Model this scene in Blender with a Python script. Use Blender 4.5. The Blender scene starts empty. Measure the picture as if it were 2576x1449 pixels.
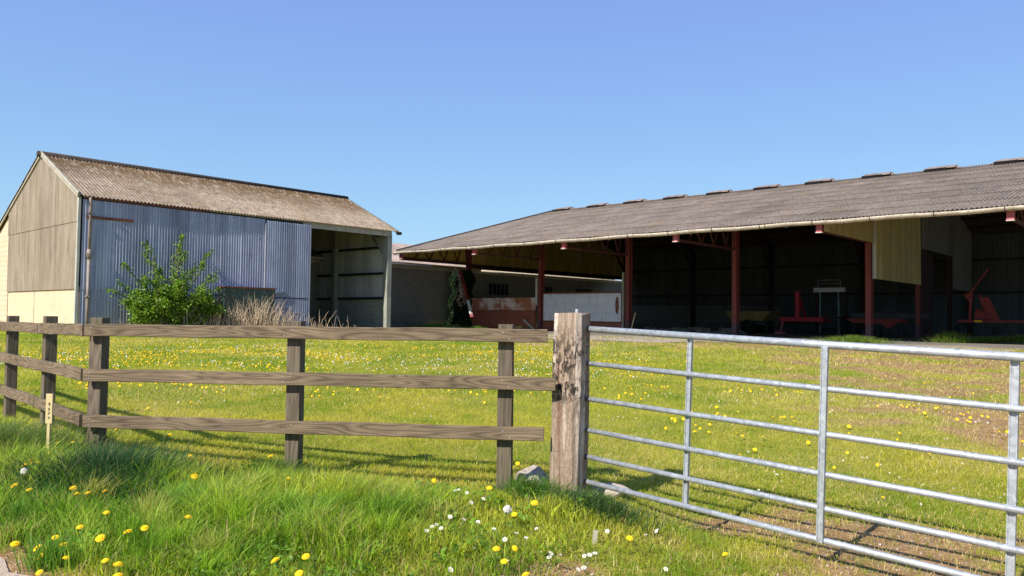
import bpy, bmesh, math, random
import numpy as np
from mathutils import Vector, Matrix
R=math.radians; rnd=random.Random(7); rng=np.random.default_rng(5)
C=bpy.context.scene.collection; S_=bpy.context.scene
# ---------------------------------------------------------------- camera
cam=bpy.data.cameras.new('camera'); co=bpy.data.objects.new('camera',cam); C.objects.link(co); S_.camera=co
cam.sensor_width=36; cam.lens=36*1949.66/2576; cam.clip_end=3000; cam.clip_start=.05
co.matrix_world=Matrix.Translation((0,0,1.25))@Matrix.Rotation(math.pi/2+.0371,4,'X')@Matrix.Rotation(.013,4,'Z')
# ---------------------------------------------------------------- sky, sun, exposure
SUN_EL=R(39.5); LD=Vector((.61,.792,0)).normalized()      # direction the light travels over the ground
W=bpy.data.worlds.new('World'); S_.world=W; W.use_nodes=True; nt=W.node_tree
sky=nt.nodes.new('ShaderNodeTexSky'); sky.sky_type='NISHITA'; sky.sun_disc=False
sky.sun_elevation=SUN_EL; sky.sun_rotation=math.atan2(-LD.x,-LD.y)
sky.air_density=1.0; sky.dust_density=.3; sky.ozone_density=2.2; sky.altitude=0
# the clear sky's own slow gradient from horizon to zenith, blended over the physical sky
tc=nt.nodes.new('ShaderNodeTexCoord'); sx=nt.nodes.new('ShaderNodeSeparateXYZ'); rp=nt.nodes.new('ShaderNodeValToRGB')
nt.links.new(tc.outputs['Generated'],sx.inputs[0]); nt.links.new(sx.outputs[2],rp.inputs[0])
el=rp.color_ramp.elements; el[0].position=0.0; el[0].color=(2.9,4.9,6.4,1); el[1].position=1; el[1].color=(1.0,1.9,4.9,1)
for p,c_ in ((.10,(2.45,4.4,6.3)),(.22,(1.95,3.55,6.3)),(.36,(1.72,2.85,6.1)),(.6,(1.3,2.3,5.4))): e_=el.new(p); e_.color=(*c_,1)
mxw=nt.nodes.new('ShaderNodeMix'); mxw.data_type='RGBA'; mxw.inputs[0].default_value=.8
nt.links.new(sky.outputs[0],mxw.inputs[6]); nt.links.new(rp.outputs[0],mxw.inputs[7])
nt.links.new(mxw.outputs[2],nt.nodes['Background'].inputs[0]); nt.nodes['Background'].inputs[1].default_value=.094
sl=bpy.data.lights.new('sun','SUN'); so=bpy.data.objects.new('sun',sl); C.objects.link(so)
sl.energy=5.0; sl.angle=R(.5); sl.color=(1,.955,.88)
d=Vector((LD.x*math.cos(SUN_EL),LD.y*math.cos(SUN_EL),-math.sin(SUN_EL)))
so.rotation_euler=d.to_track_quat('-Z','Y').to_euler(); so.location=(-20,-20,30)
S_.view_settings.view_transform='Standard'; S_.view_settings.look='None'; S_.view_settings.gamma=1
S_.view_settings.exposure=.66
S_.cycles.max_bounces=6; S_.cycles.diffuse_bounces=4; S_.cycles.transparent_max_bounces=6

# ---------------------------------------------------------------- helpers
def tag(o,label=None,cat=None,group=None,kind=None):
    if label:o['label']=label
    if cat:o['category']=cat
    if group:o['group']=group
    if kind:o['kind']=kind
    return o
def thing(name,label,cat,loc=(0,0,0),rz=0,group=None,rot=None):
    o=bpy.data.objects.new(name,None); C.objects.link(o); o.location=loc
    o.rotation_euler=rot if rot else (0,0,rz)
    return tag(o,label,cat,group)
class MB:
    def __init__(s): s.v=[];s.f=[];s.mi=[]
    def quad(s,a,b,c,d,m=0):
        n=len(s.v); s.v+=[a,b,c,d]; s.f.append((n,n+1,n+2,n+3)); s.mi.append(m)
    def box(s,x0,x1,y0,y1,z0,z1,M=None,m=0):
        n=len(s.v); P=[Vector((x,y,z)) for z in(z0,z1) for y in(y0,y1) for x in(x0,x1)]
        if M is not None:P=[M@p for p in P]
        s.v+=P
        for q in((0,2,3,1),(4,5,7,6),(0,1,5,4),(2,6,7,3),(0,4,6,2),(1,3,7,5)):
            s.f.append(tuple(n+i for i in q)); s.mi.append(m)
    def bar(s,a,b,w,h,m=0):
        a=Vector(a);b=Vector(b);d=b-a;L=d.length
        M=Matrix.Translation(a)@d.to_track_quat('X','Z').to_matrix().to_4x4()
        s.box(0,L,-w/2,w/2,-h/2,h/2,M,m)
    def tube(s,pts,r,n=10,m=0,cap=True):
        pts=[Vector(p) for p in pts]; rs=r if hasattr(r,'__len__') else [r]*len(pts)
        base=len(s.v); prev=None
        for i,p in enumerate(pts):
            d=(pts[min(i+1,len(pts)-1)]-pts[max(i-1,0)]).normalized()
            q=d.to_track_quat('Z','Y') if prev is None else prev
            if prev is not None:
                z=prev@Vector((0,0,1)); q=z.rotation_difference(d)@prev
            prev=q
            for k in range(n):
                a=2*math.pi*k/n; s.v.append(p+q@Vector((math.cos(a)*rs[i],math.sin(a)*rs[i],0)))
        for i in range(len(pts)-1):
            for k in range(n):
                a=base+i*n+k;b=base+i*n+(k+1)%n
                s.f.append((a,b,b+n,a+n)); s.mi.append(m)
        if cap:
            s.f.append(tuple(base+k for k in reversed(range(n)))); s.mi.append(m)
            t=base+(len(pts)-1)*n; s.f.append(tuple(t+k for k in range(n))); s.mi.append(m)
    def prism(s,pts,axis,a,b,m=0):
        """closed outline extruded along an axis: pts are 2-D (the other two axes in order)"""
        def P(p,t):
            l=list(p); l.insert(axis,t); return Vector(l)
        n=len(s.v); k=len(pts); s.v+=[P(p,a) for p in pts]+[P(p,b) for p in pts]
        s.f.append(tuple(range(n,n+k)));s.mi.append(m); s.f.append(tuple(reversed(range(n+k,n+2*k))));s.mi.append(m)
        for i in range(k):
            j=(i+1)%k; s.f.append((n+i,n+k+i,n+k+j,n+j));s.mi.append(m)
    def build(s,name,mats,parent=None,loc=None,smooth=False,bevel=0,rot=None,norm=True):
        me=bpy.data.meshes.new(name); me.from_pydata([tuple(p) for p in s.v],[],s.f)
        ms=mats if isinstance(mats,(list,tuple)) else [mats]
        for m in ms: me.materials.append(m)
        if len(ms)>1: me.polygons.foreach_set('material_index',s.mi)
        if norm:
            bm=bmesh.new(); bm.from_mesh(me); bmesh.ops.recalc_face_normals(bm,faces=bm.faces)
            if bevel: bmesh.ops.bevel(bm,geom=bm.edges,offset=bevel,segments=2,affect='EDGES',profile=.6)
            bm.to_mesh(me); bm.free()
        if smooth: me.polygons.foreach_set('use_smooth',[True]*len(me.polygons))
        o=bpy.data.objects.new(name,me); C.objects.link(o)
        if parent: o.parent=parent
        if loc is not None:o.location=loc
        if rot is not None:o.rotation_euler=rot
        return o
def npmesh(name,V,F,mat,col=None,parent=None,smooth=False):
    me=bpy.data.meshes.new(name); nv=len(V); k=F.shape[1]; nf=len(F)
    me.vertices.add(nv); me.vertices.foreach_set('co',V.astype(np.float32).ravel())
    me.loops.add(nf*k); me.loops.foreach_set('vertex_index',F.astype(np.int32).ravel())
    me.polygons.add(nf); me.polygons.foreach_set('loop_start',np.arange(0,nf*k,k,dtype=np.int32))
    if smooth: me.polygons.foreach_set('use_smooth',np.ones(nf,bool))
    me.update(calc_edges=True)
    if col is not None:
        a=me.color_attributes.new('Col','FLOAT_COLOR','POINT')
        c=np.ones((nv,4),np.float32); c[:,:3]=col; a.data.foreach_set('color',c.ravel())
    me.materials.append(mat)
    o=bpy.data.objects.new(name,me); C.objects.link(o)
    if parent:o.parent=parent
    return o
def corr(name,O,A,B,la,lb,pitch,amp,mat,parent,rows=1,clipf=None,seg=6,step=.008,jit=0):
    """corrugated sheeting: ridges run along B, waves repeat along A; rows of sheets lap down B.
    clipf(a) -> (b0,b1) gives the sheet's extent at position a."""
    O=Vector(O);A=Vector(A).normalized();B=Vector(B).normalized();N=A.cross(B)
    na=max(2,int(la/pitch*seg)); V=[];F=[]
    av=np.linspace(0,la,na+1)
    for r in range(rows):
        base=len(V)
        j=[0]*(na+1)
        if jit:
            sheet=.9
            for i,a in enumerate(av): j[i]=jit*math.sin(math.floor(a/sheet)*7.3+r*2.1)
        for i,a in enumerate(av):
            b0,b1=(0,lb) if clipf is None else clipf(a)
            for e,(q) in enumerate((r/rows,(r+1)/rows)):
                # lower rows first; the lower edge of each upper row rides on top of the one below
                b=b0+(b1-b0)*q
                if e==0 and r>0: b-=.14
                off=amp*math.cos(2*math.pi*a/pitch)+(step if (e==0 and r>0) else 0)+j[i]
                V.append(O+A*a+B*b+N*off)
        for i in range(na):
            a=base+2*i; F.append((a,a+2,a+3,a+1))
    V=np.array([tuple(v) for v in V]); return npmesh(name,V,np.array(F),mat,None,parent,True)

# ---------------------------------------------------------------- shader helper
class G:
    def __init__(s,name,rough=.85,spec=.3):
        s.m=bpy.data.materials.new(name); s.m.use_nodes=True; s.t=s.m.node_tree
        s.p=s.t.nodes['Principled BSDF']; s.p.inputs['Roughness'].default_value=rough
        s.p.inputs['Specular IOR Level'].default_value=spec
    def n(s,t): return s.t.nodes.new('ShaderNode'+t)
    def set(s,sock,v):
        if v is None:return
        if isinstance(v,bpy.types.NodeSocket): s.t.links.new(v,sock)
        elif isinstance(v,(tuple,list)) and len(v)==3 and sock.type=='RGBA': sock.default_value=(*v,1)
        else: sock.default_value=v
    def obj(s): return s.n('TexCoord').outputs['Object']
    def pos(s): return s.n('NewGeometry').outputs['Position']
    def map(s,v,sc=(1,1,1),loc=(0,0,0),rot=(0,0,0)):
        m=s.n('Mapping'); s.set(m.inputs[0],v); m.inputs['Scale'].default_value=sc; m.inputs['Location'].default_value=loc; m.inputs['Rotation'].default_value=rot
        return m.outputs[0]
    def noise(s,v,scale=5,detail=3,rough=.55,dist=0,w=None):
        m=s.n('TexNoise')
        if w is not None: m.noise_dimensions='4D'; s.set(m.inputs['W'],w)
        s.set(m.inputs['Vector'],v); m.inputs['Scale'].default_value=scale; m.inputs['Detail'].default_value=detail
        m.inputs['Roughness'].default_value=rough; m.inputs['Distortion'].default_value=dist
        return m.outputs['Fac']
    def white(s,v):
        m=s.n('TexWhiteNoise'); s.set(m.inputs['Vector'],v); return m.outputs['Value']
    def vor(s,v,scale=5,feat='F1',out='Distance'):
        m=s.n('TexVoronoi'); m.feature=feat; s.set(m.inputs['Vector'],v); m.inputs['Scale'].default_value=scale; return m.outputs[out]
    def math(s,op,a,b=None,c=None,clamp=False):
        m=s.n('Math'); m.operation=op; m.use_clamp=clamp; s.set(m.inputs[0],a); s.set(m.inputs[1],b)
        if c is not None:s.set(m.inputs[2],c)
        return m.outputs[0]
    def vmath(s,op,a,b=None):
        m=s.n('VectorMath'); m.operation=op; s.set(m.inputs[0],a)
        if b is not None:s.set(m.inputs[1],b)
        return m.outputs[0]
    def sep(s,v):
        m=s.n('SeparateXYZ'); s.set(m.inputs[0],v); return m.outputs
    def comb(s,x,y,z=0.):
        m=s.n('CombineXYZ'); s.set(m.inputs[0],x);s.set(m.inputs[1],y);s.set(m.inputs[2],z); return m.outputs[0]
    def step(s,v,lo,hi,a=0.,b=1.):
        m=s.n('MapRange'); s.set(m.inputs[0],v); m.inputs[1].default_value=lo; m.inputs[2].default_value=hi; m.inputs[3].default_value=a; m.inputs[4].default_value=b
        m.clamp=True; return m.outputs[0]
    def mix(s,f,a,b,mode='MIX'):
        m=s.n('Mix'); m.data_type='RGBA'; m.blend_type=mode; s.set(m.inputs[0],f); s.set(m.inputs[6],a); s.set(m.inputs[7],b); return m.outputs[2]
    def ramp(s,f,st):
        m=s.n('ValToRGB'); s.set(m.inputs[0],f); r=m.color_ramp
        while len(r.elements)<len(st): r.elements.new(.5)
        for e,(p,c) in zip(r.elements,st): e.position=p; e.color=(*c,1)
        return m.outputs[0]
    def hsv(s,c,v=1.,sat=1.,h=.5):
        m=s.n('HueSaturation'); s.set(m.inputs['Color'],c); s.set(m.inputs['Value'],v); s.set(m.inputs['Saturation'],sat); s.set(m.inputs['Hue'],h); return m.outputs[0]
    def brick(s,v,c1,c2,mo,bw,bh,ms=.012):
        m=s.n('TexBrick'); s.set(m.inputs['Vector'],v); s.set(m.inputs['Color1'],c1); s.set(m.inputs['Color2'],c2); s.set(m.inputs['Mortar'],mo)
        m.inputs['Scale'].default_value=1; m.inputs['Mortar Size'].default_value=ms; m.inputs['Brick Width'].default_value=bw; m.inputs['Row Height'].default_value=bh
        m.inputs['Bias'].default_value=0
        return m.outputs['Color'],m.outputs['Fac']
    def bump(s,h,st=.3,dist=.01):
        m=s.n('Bump'); m.inputs['Strength'].default_value=st; m.inputs['Distance'].default_value=dist; s.set(m.inputs['Height'],h); s.set(s.p.inputs['Normal'],m.outputs[0]); return s
    def done(s,col,rough=None,metal=None):
        s.set(s.p.inputs['Base Color'],col)
        if rough is not None:s.set(s.p.inputs['Roughness'],rough)
        if metal is not None:s.set(s.p.inputs['Metallic'],metal)
        return s.m
M={}
def rand(g):
    return g.n('ObjectInfo').outputs['Random']
# roofs (object space: x along the ridge or across, y, z) ; sheets tint per cell
GO={'lichened_cement_roof':.2,'grey_cement_roof':-4.02*6.264,'plain_cement_roof':.3}
def roofmat(name,base,light,dark,moss,sx,sy,row,mossband,axis_along='x',patch=None):
    g=G(name,.95,.15); o=g.obj(); X=g.sep(o)
    al,dn=(X[0],X[1]) if axis_along=='x' else (X[1],X[0])
    cell=g.comb(g.math('FLOOR',g.math('DIVIDE',al,1.02)),g.math('FLOOR',g.math('DIVIDE',dn,row)))
    wn=g.white(cell)
    n1=g.noise(o,.55,4,.6); n2=g.noise(o,4,5,.7); n3=g.noise(g.map(o,(sx,sy,3)),6,4,.7)
    c=g.mix(g.step(n1,.35,.65),base,light)
    c=g.mix(g.step(n2,.45,.72),c,dark)
    c=g.mix(g.math('MULTIPLY',g.step(n3,.5,.75),.6),c,dark)
    c=g.hsv(c,g.step(wn,0,1,.84,1.14))
    if moss is not None:
        b=g.step(dn,*mossband); mm=g.math('MULTIPLY',g.math('ADD',g.math('MULTIPLY',b,.8),.2),g.step(g.noise(g.map(o,(3,.8,1)),2.2,5,.8),.36,.52))
        c=g.mix(mm,c,moss)
        oc=g.math('MULTIPLY',g.step(g.noise(g.map(o,loc=(9,3,1)),.8,5,.75),.60,.70),.8)
        c=g.mix(oc,c,(.23,.15,.045))
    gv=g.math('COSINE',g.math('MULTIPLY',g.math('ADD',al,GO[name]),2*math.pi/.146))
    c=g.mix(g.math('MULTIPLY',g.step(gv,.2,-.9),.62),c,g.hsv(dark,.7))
    sp=g.step(g.vor(g.map(o,(1,1,1)),2.6),.075,.055); sp=g.math('MULTIPLY',sp,g.step(g.noise(o,2.3,2),.5,.56))
    c=g.mix(sp,c,(.62,.56,.5))
    sp2=g.step(g.vor(g.map(o,(1,1,1),(4,2,7)),7),.10,.07); sp2=g.math('MULTIPLY',sp2,g.step(g.noise(o,5.3,2),.5,.58))
    c=g.mix(g.math('MULTIPLY',sp2,.7),c,(.5,.45,.38))
    g.bump(g.noise(o,30,3,.7),.5,.01)
    return g.done(c)
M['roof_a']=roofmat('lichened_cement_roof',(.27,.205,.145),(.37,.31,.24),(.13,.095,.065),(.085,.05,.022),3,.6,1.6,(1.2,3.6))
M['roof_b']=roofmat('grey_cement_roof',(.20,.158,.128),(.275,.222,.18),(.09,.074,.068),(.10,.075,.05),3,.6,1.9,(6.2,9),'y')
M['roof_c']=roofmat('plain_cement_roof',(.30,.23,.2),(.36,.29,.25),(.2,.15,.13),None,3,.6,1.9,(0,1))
def clad(name,base,alt,streak,row=None,ax='x',rust=0,lum=(.8,1.2),pitch=.146,go=0.,gd=.5):
    g=G(name,.7,.35); o=g.obj(); X=g.sep(o); a=X[0] if ax=='x' else X[1]
    cell=g.comb(g.math('FLOOR',g.math('DIVIDE',a,.83)),0.); wn=g.white(cell)
    st=g.noise(g.map(o,(3,3,.12)),4,4,.6); bl=g.noise(o,.9,4,.6)
    c=g.mix(g.step(bl,.35,.65),base,alt); c=g.mix(g.math('MULTIPLY',g.step(st,.45,.66),.7),c,streak)
    s2=g.noise(g.map(o,(1.2,1.2,.25),(5,5,5)),1.5,5,.7); c=g.mix(g.math('MULTIPLY',g.step(s2,.5,.66),.4),c,g.hsv(alt,1.25,.7)); c=g.mix(g.math('MULTIPLY',g.step(g.noise(o,7,5,.75),.58,.7),.45),c,streak)
    c=g.hsv(c,g.step(wn,0,1,*lum))
    # faint grime line at each sheet lap
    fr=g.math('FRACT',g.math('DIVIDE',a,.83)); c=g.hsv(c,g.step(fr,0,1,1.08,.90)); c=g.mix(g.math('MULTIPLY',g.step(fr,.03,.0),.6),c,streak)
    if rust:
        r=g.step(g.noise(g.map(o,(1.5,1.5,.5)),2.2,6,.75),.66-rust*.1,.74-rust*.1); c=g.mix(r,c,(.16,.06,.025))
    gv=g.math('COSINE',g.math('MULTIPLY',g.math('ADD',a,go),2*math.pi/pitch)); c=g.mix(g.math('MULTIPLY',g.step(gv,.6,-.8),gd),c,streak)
    g.bump(st,.2,.006)
    return g.done(c,g.step(bl,.3,.7,.6,.85))
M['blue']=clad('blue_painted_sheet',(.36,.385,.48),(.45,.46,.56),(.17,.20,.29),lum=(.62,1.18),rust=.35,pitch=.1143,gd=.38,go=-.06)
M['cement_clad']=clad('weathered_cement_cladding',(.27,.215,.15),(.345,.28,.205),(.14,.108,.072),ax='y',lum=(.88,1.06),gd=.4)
M['clad_in']=clad('grey_green_inner_cladding',(.50,.48,.42),(.58,.55,.47),(.24,.24,.2),ax='y')
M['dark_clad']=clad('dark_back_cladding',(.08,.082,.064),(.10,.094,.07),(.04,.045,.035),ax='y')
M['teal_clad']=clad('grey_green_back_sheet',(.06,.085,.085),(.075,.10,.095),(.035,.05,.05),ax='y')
M['cream_clad']=clad('cream_partition_sheet',(.46,.34,.085),(.40,.31,.12),(.21,.155,.05),ax='x',lum=(.9,1.08),gd=.25)
M['shaded_clad']=clad('shade_darkened_sheet',(.12,.105,.075),(.15,.13,.095),(.07,.06,.045),gd=.25)  # partition sheeting with the barn's inner shade put into its colour
M['yellow_clad']=clad('yellowed_gable_sheet',(.50,.34,.05),(.42,.29,.06),(.20,.13,.03),ax='x',lum=(.85,1.1))
def block(name,c1,c2,mo,ax='y',bw=.45,bh=.225,dirt=(.2,.2,.12),dz=(0,.7),ms=.012):
    g=G(name,.92,.2); o=g.obj(); X=g.sep(o); a=X[0] if ax=='x' else X[1]
    c,f=g.brick(g.comb(a,X[2]),c1,c2,mo,bw,bh,ms)
    n=g.noise(o,1.3,5,.65); c=g.mix(g.math('MULTIPLY',g.step(n,.5,.75),.35),c,dirt)
    dd=g.math('MULTIPLY',g.step(X[2],dz[1],dz[0]),g.step(g.noise(o,2.2,4,.7),.4,.6)); c=g.mix(g.math('MULTIPLY',dd,.7),c,dirt)
    g.bump(g.math('ADD',g.math('MULTIPLY',f,-.6),g.noise(o,25,2)),.4,.01)
    return g.done(c)
M['cream_block']=block('cream_washed_blockwork',(.53,.41,.28),(.58,.45,.31),(.40,.30,.2),dirt=(.58,.43,.27),dz=(0,.25))
M['cream_render']=block('cream_render',(.55,.43,.29),(.57,.45,.305),(.50,.39,.265),dirt=(.36,.27,.17),dz=(0,.55),ms=.006)
M['grey_block']=block('grey_blockwork',(.30,.31,.24),(.34,.34,.26),(.24,.24,.18),ax='y',dirt=(.06,.09,.05),dz=(0,.9))
M['shed_block']=block('old_brown_blockwork',(.20,.18,.145),(.225,.20,.16),(.17,.15,.125),ax='x',dirt=(.05,.06,.045),dz=(-.2,1.2))
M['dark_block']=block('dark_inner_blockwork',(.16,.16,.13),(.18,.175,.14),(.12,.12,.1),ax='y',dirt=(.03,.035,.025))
def plain(name,c,var=.25,rough=.8,metal=0,scale=3,spec=.3,bs=.2):
    g=G(name,rough,spec); o=g.obj(); n=g.noise(o,scale,5,.65,w=g.math('MULTIPLY',rand(g),50.))
    c2=g.hsv(c,g.step(n,.3,.7,1-var,1+var)); g.bump(g.noise(o,scale*8,3),bs,.004)
    return g.done(c2,None,metal)
M['fascia']=plain('pale_fascia_board',(.36,.33,.26))
M['gutter']=None
g=G('mossy_cement_gutter',.9,.2); o=g.obj(); c=g.mix(g.step(g.noise(o,2.5,5,.7),.35,.6),(.36,.30,.23),(.50,.44,.35)); c=g.mix(g.step(g.noise(g.map(o,loc=(3,1,2)),3.2,4,.7),.6,.68),c,(.20,.17,.04)); c=g.mix(g.step(g.noise(o,9,4,.7),.6,.7),c,(.15,.12,.09)); g.bump(g.noise(o,14,4),.8,.02); M['gutter']=g.done(c)
M['ridge']=plain('dark_ridge_tile',(.045,.034,.028),.4,.95)
M['ridge_b']=plain('grey_ridge_capping',(.2,.155,.135),.35,.95)
M['dark']=plain('dark_gap',(.006,.006,.006),.1,1)
M['pipe']=plain('grey_green_downpipe',(.24,.19,.15),.35,.6)
M['concrete']=plain('pale_concrete_post',(.40,.40,.34),.2,.9,scale=1.5)
M['concrete_d']=plain('greenish_concrete_post',(.24,.24,.19),.25,.9,scale=1.5)
M['girt']=plain('black_steel_girt',(.02,.02,.018),.3,.6)
g=G('red_oxide_steel',.65,.4); o=g.obj(); c=g.mix(g.step(g.noise(g.map(o,(1,1,.4)),1.5,5,.7),.4,.65),(.20,.038,.026),(.14,.035,.026)); c=g.mix(g.step(g.noise(o,5,4,.7),.6,.7),c,(.06,.03,.025)); 
zz=g.sep(o)[2]; c=g.mix(g.step(zz,.75,.72),c,(.10,.045,.055)); M['red_steel']=g.done(c)
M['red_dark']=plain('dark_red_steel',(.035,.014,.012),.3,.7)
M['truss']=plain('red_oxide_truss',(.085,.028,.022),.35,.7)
M['truss_end']=plain('pink_faded_steel_end',(.40,.11,.12),.2,.7)
M['purple']=plain('galvanised_purple_grey',(.25,.25,.29),.2,.6)
# galvanised sheet with rust
def sheet(name,a,b,rust,th,scale=1.4):
    g=G(name,.55,.5); o=g.obj(); n=g.noise(o,scale,6,.7); c=g.mix(g.step(g.noise(o,2.5,4),.35,.65),a,b)
    c=g.mix(g.step(n,th,th+.08),c,rust); c=g.mix(g.math('MULTIPLY',g.step(g.noise(g.map(o,(6,6,.6)),3,3),.5,.75),.4),c,(.3,.14,.07)); g.bump(g.noise(o,6,3),.3,.01)
    return g.done(c,.6,0.)
M['galv_sheet']=sheet('pale_galvanised_sheet',(.60,.64,.66),(.48,.54,.60),(.25,.10,.05),.70)
M['rust_sheet']=sheet('rusting_pale_sheet',(.56,.48,.42),(.62,.52,.45),(.33,.12,.055),.44,.7)
M['rust_dark']=sheet('deep_rusted_sheet',(.17,.045,.025),(.22,.06,.033),(.30,.11,.06),.62)
M['rust_edge']=plain('rust_brown_angle',(.16,.055,.03),.4)
M['green_sheet']=sheet('flaking_green_sheet',(.018,.05,.035),(.03,.06,.045),(.13,.14,.12),.57,3)
M['glass']=plain('dark_window_glass',(.012,.014,.014),.1,.15,spec=.6)
M['frame']=plain('grey_window_frame',(.14,.14,.12))
M['apron']=None
g=G('worn_concrete_slab',.95,.2); o=g.pos(); c=g.mix(g.step(g.noise(o,.5,5,.7),.35,.65),(.30,.25,.19),(.40,.33,.26)); c=g.mix(g.step(g.noise(o,3,5,.7),.52,.68),c,(.16,.13,.09)); g.bump(g.noise(o,6,5,.7),.6,.02); M['apron']=g.done(c)
M['floor']=plain('dirty_barn_floor',(.17,.15,.12),.35,.95,scale=.6)
# galvanised gate tube
g=G('galvanised_tube',.42,.5); o=g.obj(); v=g.vor(o,38,'F1','Color'); vv=g.sep(v)[0]; c=g.mix(g.step(vv,0,1),(.33,.35,.37),(.43,.45,.47)); c=g.mix(g.step(g.noise(o,9,5,.7),.56,.66),c,(.50,.52,.54)); c=g.mix(g.step(g.noise(g.map(o,(2,20,20),(3,3,3)),1.2,3,.6),.62,.72),c,(.33,.34,.35)); g.bump(g.noise(o,60,2),.15,.002); M['galv']=g.done(c,g.step(vv,0,1,.38,.55),.45)
M['bolt']=plain('zinc_bolt',(.5,.5,.5),.2,.4,.6)
# timber with contour-line grain; x runs along the plank
def timber(name,light,mid,dark,axis='x',freq=9,green=.0,crack=.5):
    g=G(name,.85,.2); o=g.obj(); w=g.math('MULTIPLY',rand(g),80.)
    sc=(.75,5,7.5) if axis=='x' else (7.5,7.5,.55)
    n=g.noise(g.map(o,sc),1.15,2,.45,.25,w)
    rings=g.math('PINGPONG',g.math('MULTIPLY',n,freq*1.6),.5); rings=g.math('MULTIPLY',rings,2.)
    fs=(2,60,60) if axis=='x' else (60,60,2)
    fib=g.noise(g.map(o,fs),2.5,4,.7,0,w); big=g.noise(o,1.6,4,.6,0,w)
    c=g.mix(g.step(rings,.1,1.),mid,light); c=g.mix(g.math('MULTIPLY',g.step(rings,.28,.02),.55),c,dark)
    c=g.mix(g.math('MULTIPLY',g.step(fib,.45,.7),crack),c,dark)
    c=g.hsv(c,g.step(big,.3,.7,.75,1.25))
    if green: c=g.mix(g.math('MULTIPLY',g.step(g.noise(o,3,4,.7,0,w),.45,.7),green),c,(.10,.11,.045))
    kn=g.step(g.vor(g.map(o,(1.3,3,6) if axis=='x' else (6,6,1.0),(.3,.2,.4)),1.3),.13,.05); c=g.mix(g.math('MULTIPLY',kn,.8),c,dark)
    g.bump(g.math('ADD',g.math('MULTIPLY',rings,.5),fib),.5,.004)
    return g.done(c)
M['rail']=timber('weathered_rail_timber',(.205,.147,.092),(.12,.085,.054),(.06,.044,.03),'x',10,.2)
M['post']=timber('weathered_post_timber',(.155,.12,.085),(.105,.08,.057),(.06,.045,.032),'z',8,.45)
# old railway-sleeper gatepost, pinkish bleached with black pitting
g=G('bleached_oak_gatepost',.9,.2); o=g.obj(); f=g.noise(g.map(o,(22,22,.8)),2,5,.7); s1=g.noise(g.map(o,(9,9,.35)),1.6,3,.6)
c=g.mix(g.step(f,.35,.65),(.235,.165,.115),(.34,.255,.185)); c=g.mix(g.step(s1,.55,.66),c,(.58,.47,.38)); c=g.mix(g.step(s1,.42,.34),c,(.19,.105,.065))
z=g.sep(o)[2]; reg=g.math('MULTIPLY',g.step(z,.45,.7),g.step(z,1.22,1.0)); pit=g.step(g.noise(g.map(o,(1,1,.45)),30,5,.8),.47,.54)
reg2=g.math('MULTIPLY',reg,g.step(g.noise(o,5,3,.6),.36,.5)); c=g.mix(g.math('MULTIPLY',pit,reg2),c,(.035,.026,.02))
spk=g.step(g.vor(g.map(o,(1,1,.4)),55),.2,.1); c=g.mix(g.math('MULTIPLY',spk,g.step(g.noise(o,9,2),.5,.6)),c,(.05,.035,.028))
g.bump(g.math('ADD',f,g.math('MULTIPLY',pit,-.6)),.7,.008); M['gatepost']=g.done(c)
M['stake']=plain('pale_stake_timber',(.50,.40,.2),.15,.8,scale=8)
M['ink']=plain('dark_marking',(.08,.075,.06),.2)
g=G('mossy_limestone',.95,.2); o=g.obj(); c=g.mix(g.step(g.noise(o,6,5,.7),.35,.65),(.30,.245,.19),(.48,.41,.34)); c=g.mix(g.step(g.noise(o,11,4,.7),.58,.7),c,(.15,.14,.09)); g.bump(g.noise(o,16,5,.7),.9,.02); M['stone']=g.done(c)
M['white_paint']=plain('white_painted_tube',(.6,.6,.55),.15,.5)
M['teal_paint']=plain('grey_teal_leg',(.20,.28,.29),.2,.5)
M['mred']=plain('bright_red_machine_paint',(.40,.014,.025),.25,.5)
M['mred_d']=plain('worn_orange_red_paint',(.22,.026,.018),.35,.6)
M['myellow']=plain('faded_yellow_paint',(.22,.165,.05),.3,.7)
M['mdark']=plain('dark_machine_steel',(.035,.035,.04),.3,.6)
M['rubber']=plain('black_rubber',(.015,.015,.016),.2,.85)
M['bark']=plain('brown_bark',(.11,.085,.055),.3,.9,scale=12)
M['vine']=plain('dry_vine_stem',(.58,.44,.29),.3,.9,scale=12)
M['petal']=plain('yellow_petals',(.85,.52,.006),.12,.7)
M['daisy']=plain('white_petals',(.78,.76,.78),.06,.7)
M['clock']=plain('grey_seed_head',(.50,.47,.42),.2,.95)
M['stem']=plain('flower_stem',(.16,.22,.06),.2,.8)
def leafmat(name,trans=.5,rough=.5,gain=(1.5,1.6,.9)):
    m=bpy.data.materials.new(name); m.use_nodes=True; t=m.node_tree; t.nodes.clear()
    out=t.nodes.new('ShaderNodeOutputMaterial'); a=t.nodes.new('ShaderNodeAttribute'); a.attribute_name='Col'
    p=t.nodes.new('ShaderNodeBsdfPrincipled'); p.inputs['Roughness'].default_value=rough; p.inputs['Specular IOR Level'].default_value=.25
    tr=t.nodes.new('ShaderNodeBsdfTranslucent'); mx=t.nodes.new('ShaderNodeMixShader'); mx.inputs[0].default_value=trans
    mm=t.nodes.new('ShaderNodeMix'); mm.data_type='RGBA'; mm.blend_type='MULTIPLY'; mm.inputs[0].default_value=1; mm.inputs[7].default_value=(*gain,1)
    t.links.new(a.outputs['Color'],p.inputs['Base Color']); t.links.new(a.outputs['Color'],mm.inputs[6]); t.links.new(mm.outputs[2],tr.inputs['Color'])
    t.links.new(p.outputs[0],mx.inputs[1]); t.links.new(tr.outputs[0],mx.inputs[2]); t.links.new(mx.outputs[0],out.inputs[0]); return m
M['grass']=leafmat('grass_blades'); M['leaf']=leafmat('shrub_leaves',.35,.45)
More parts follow.
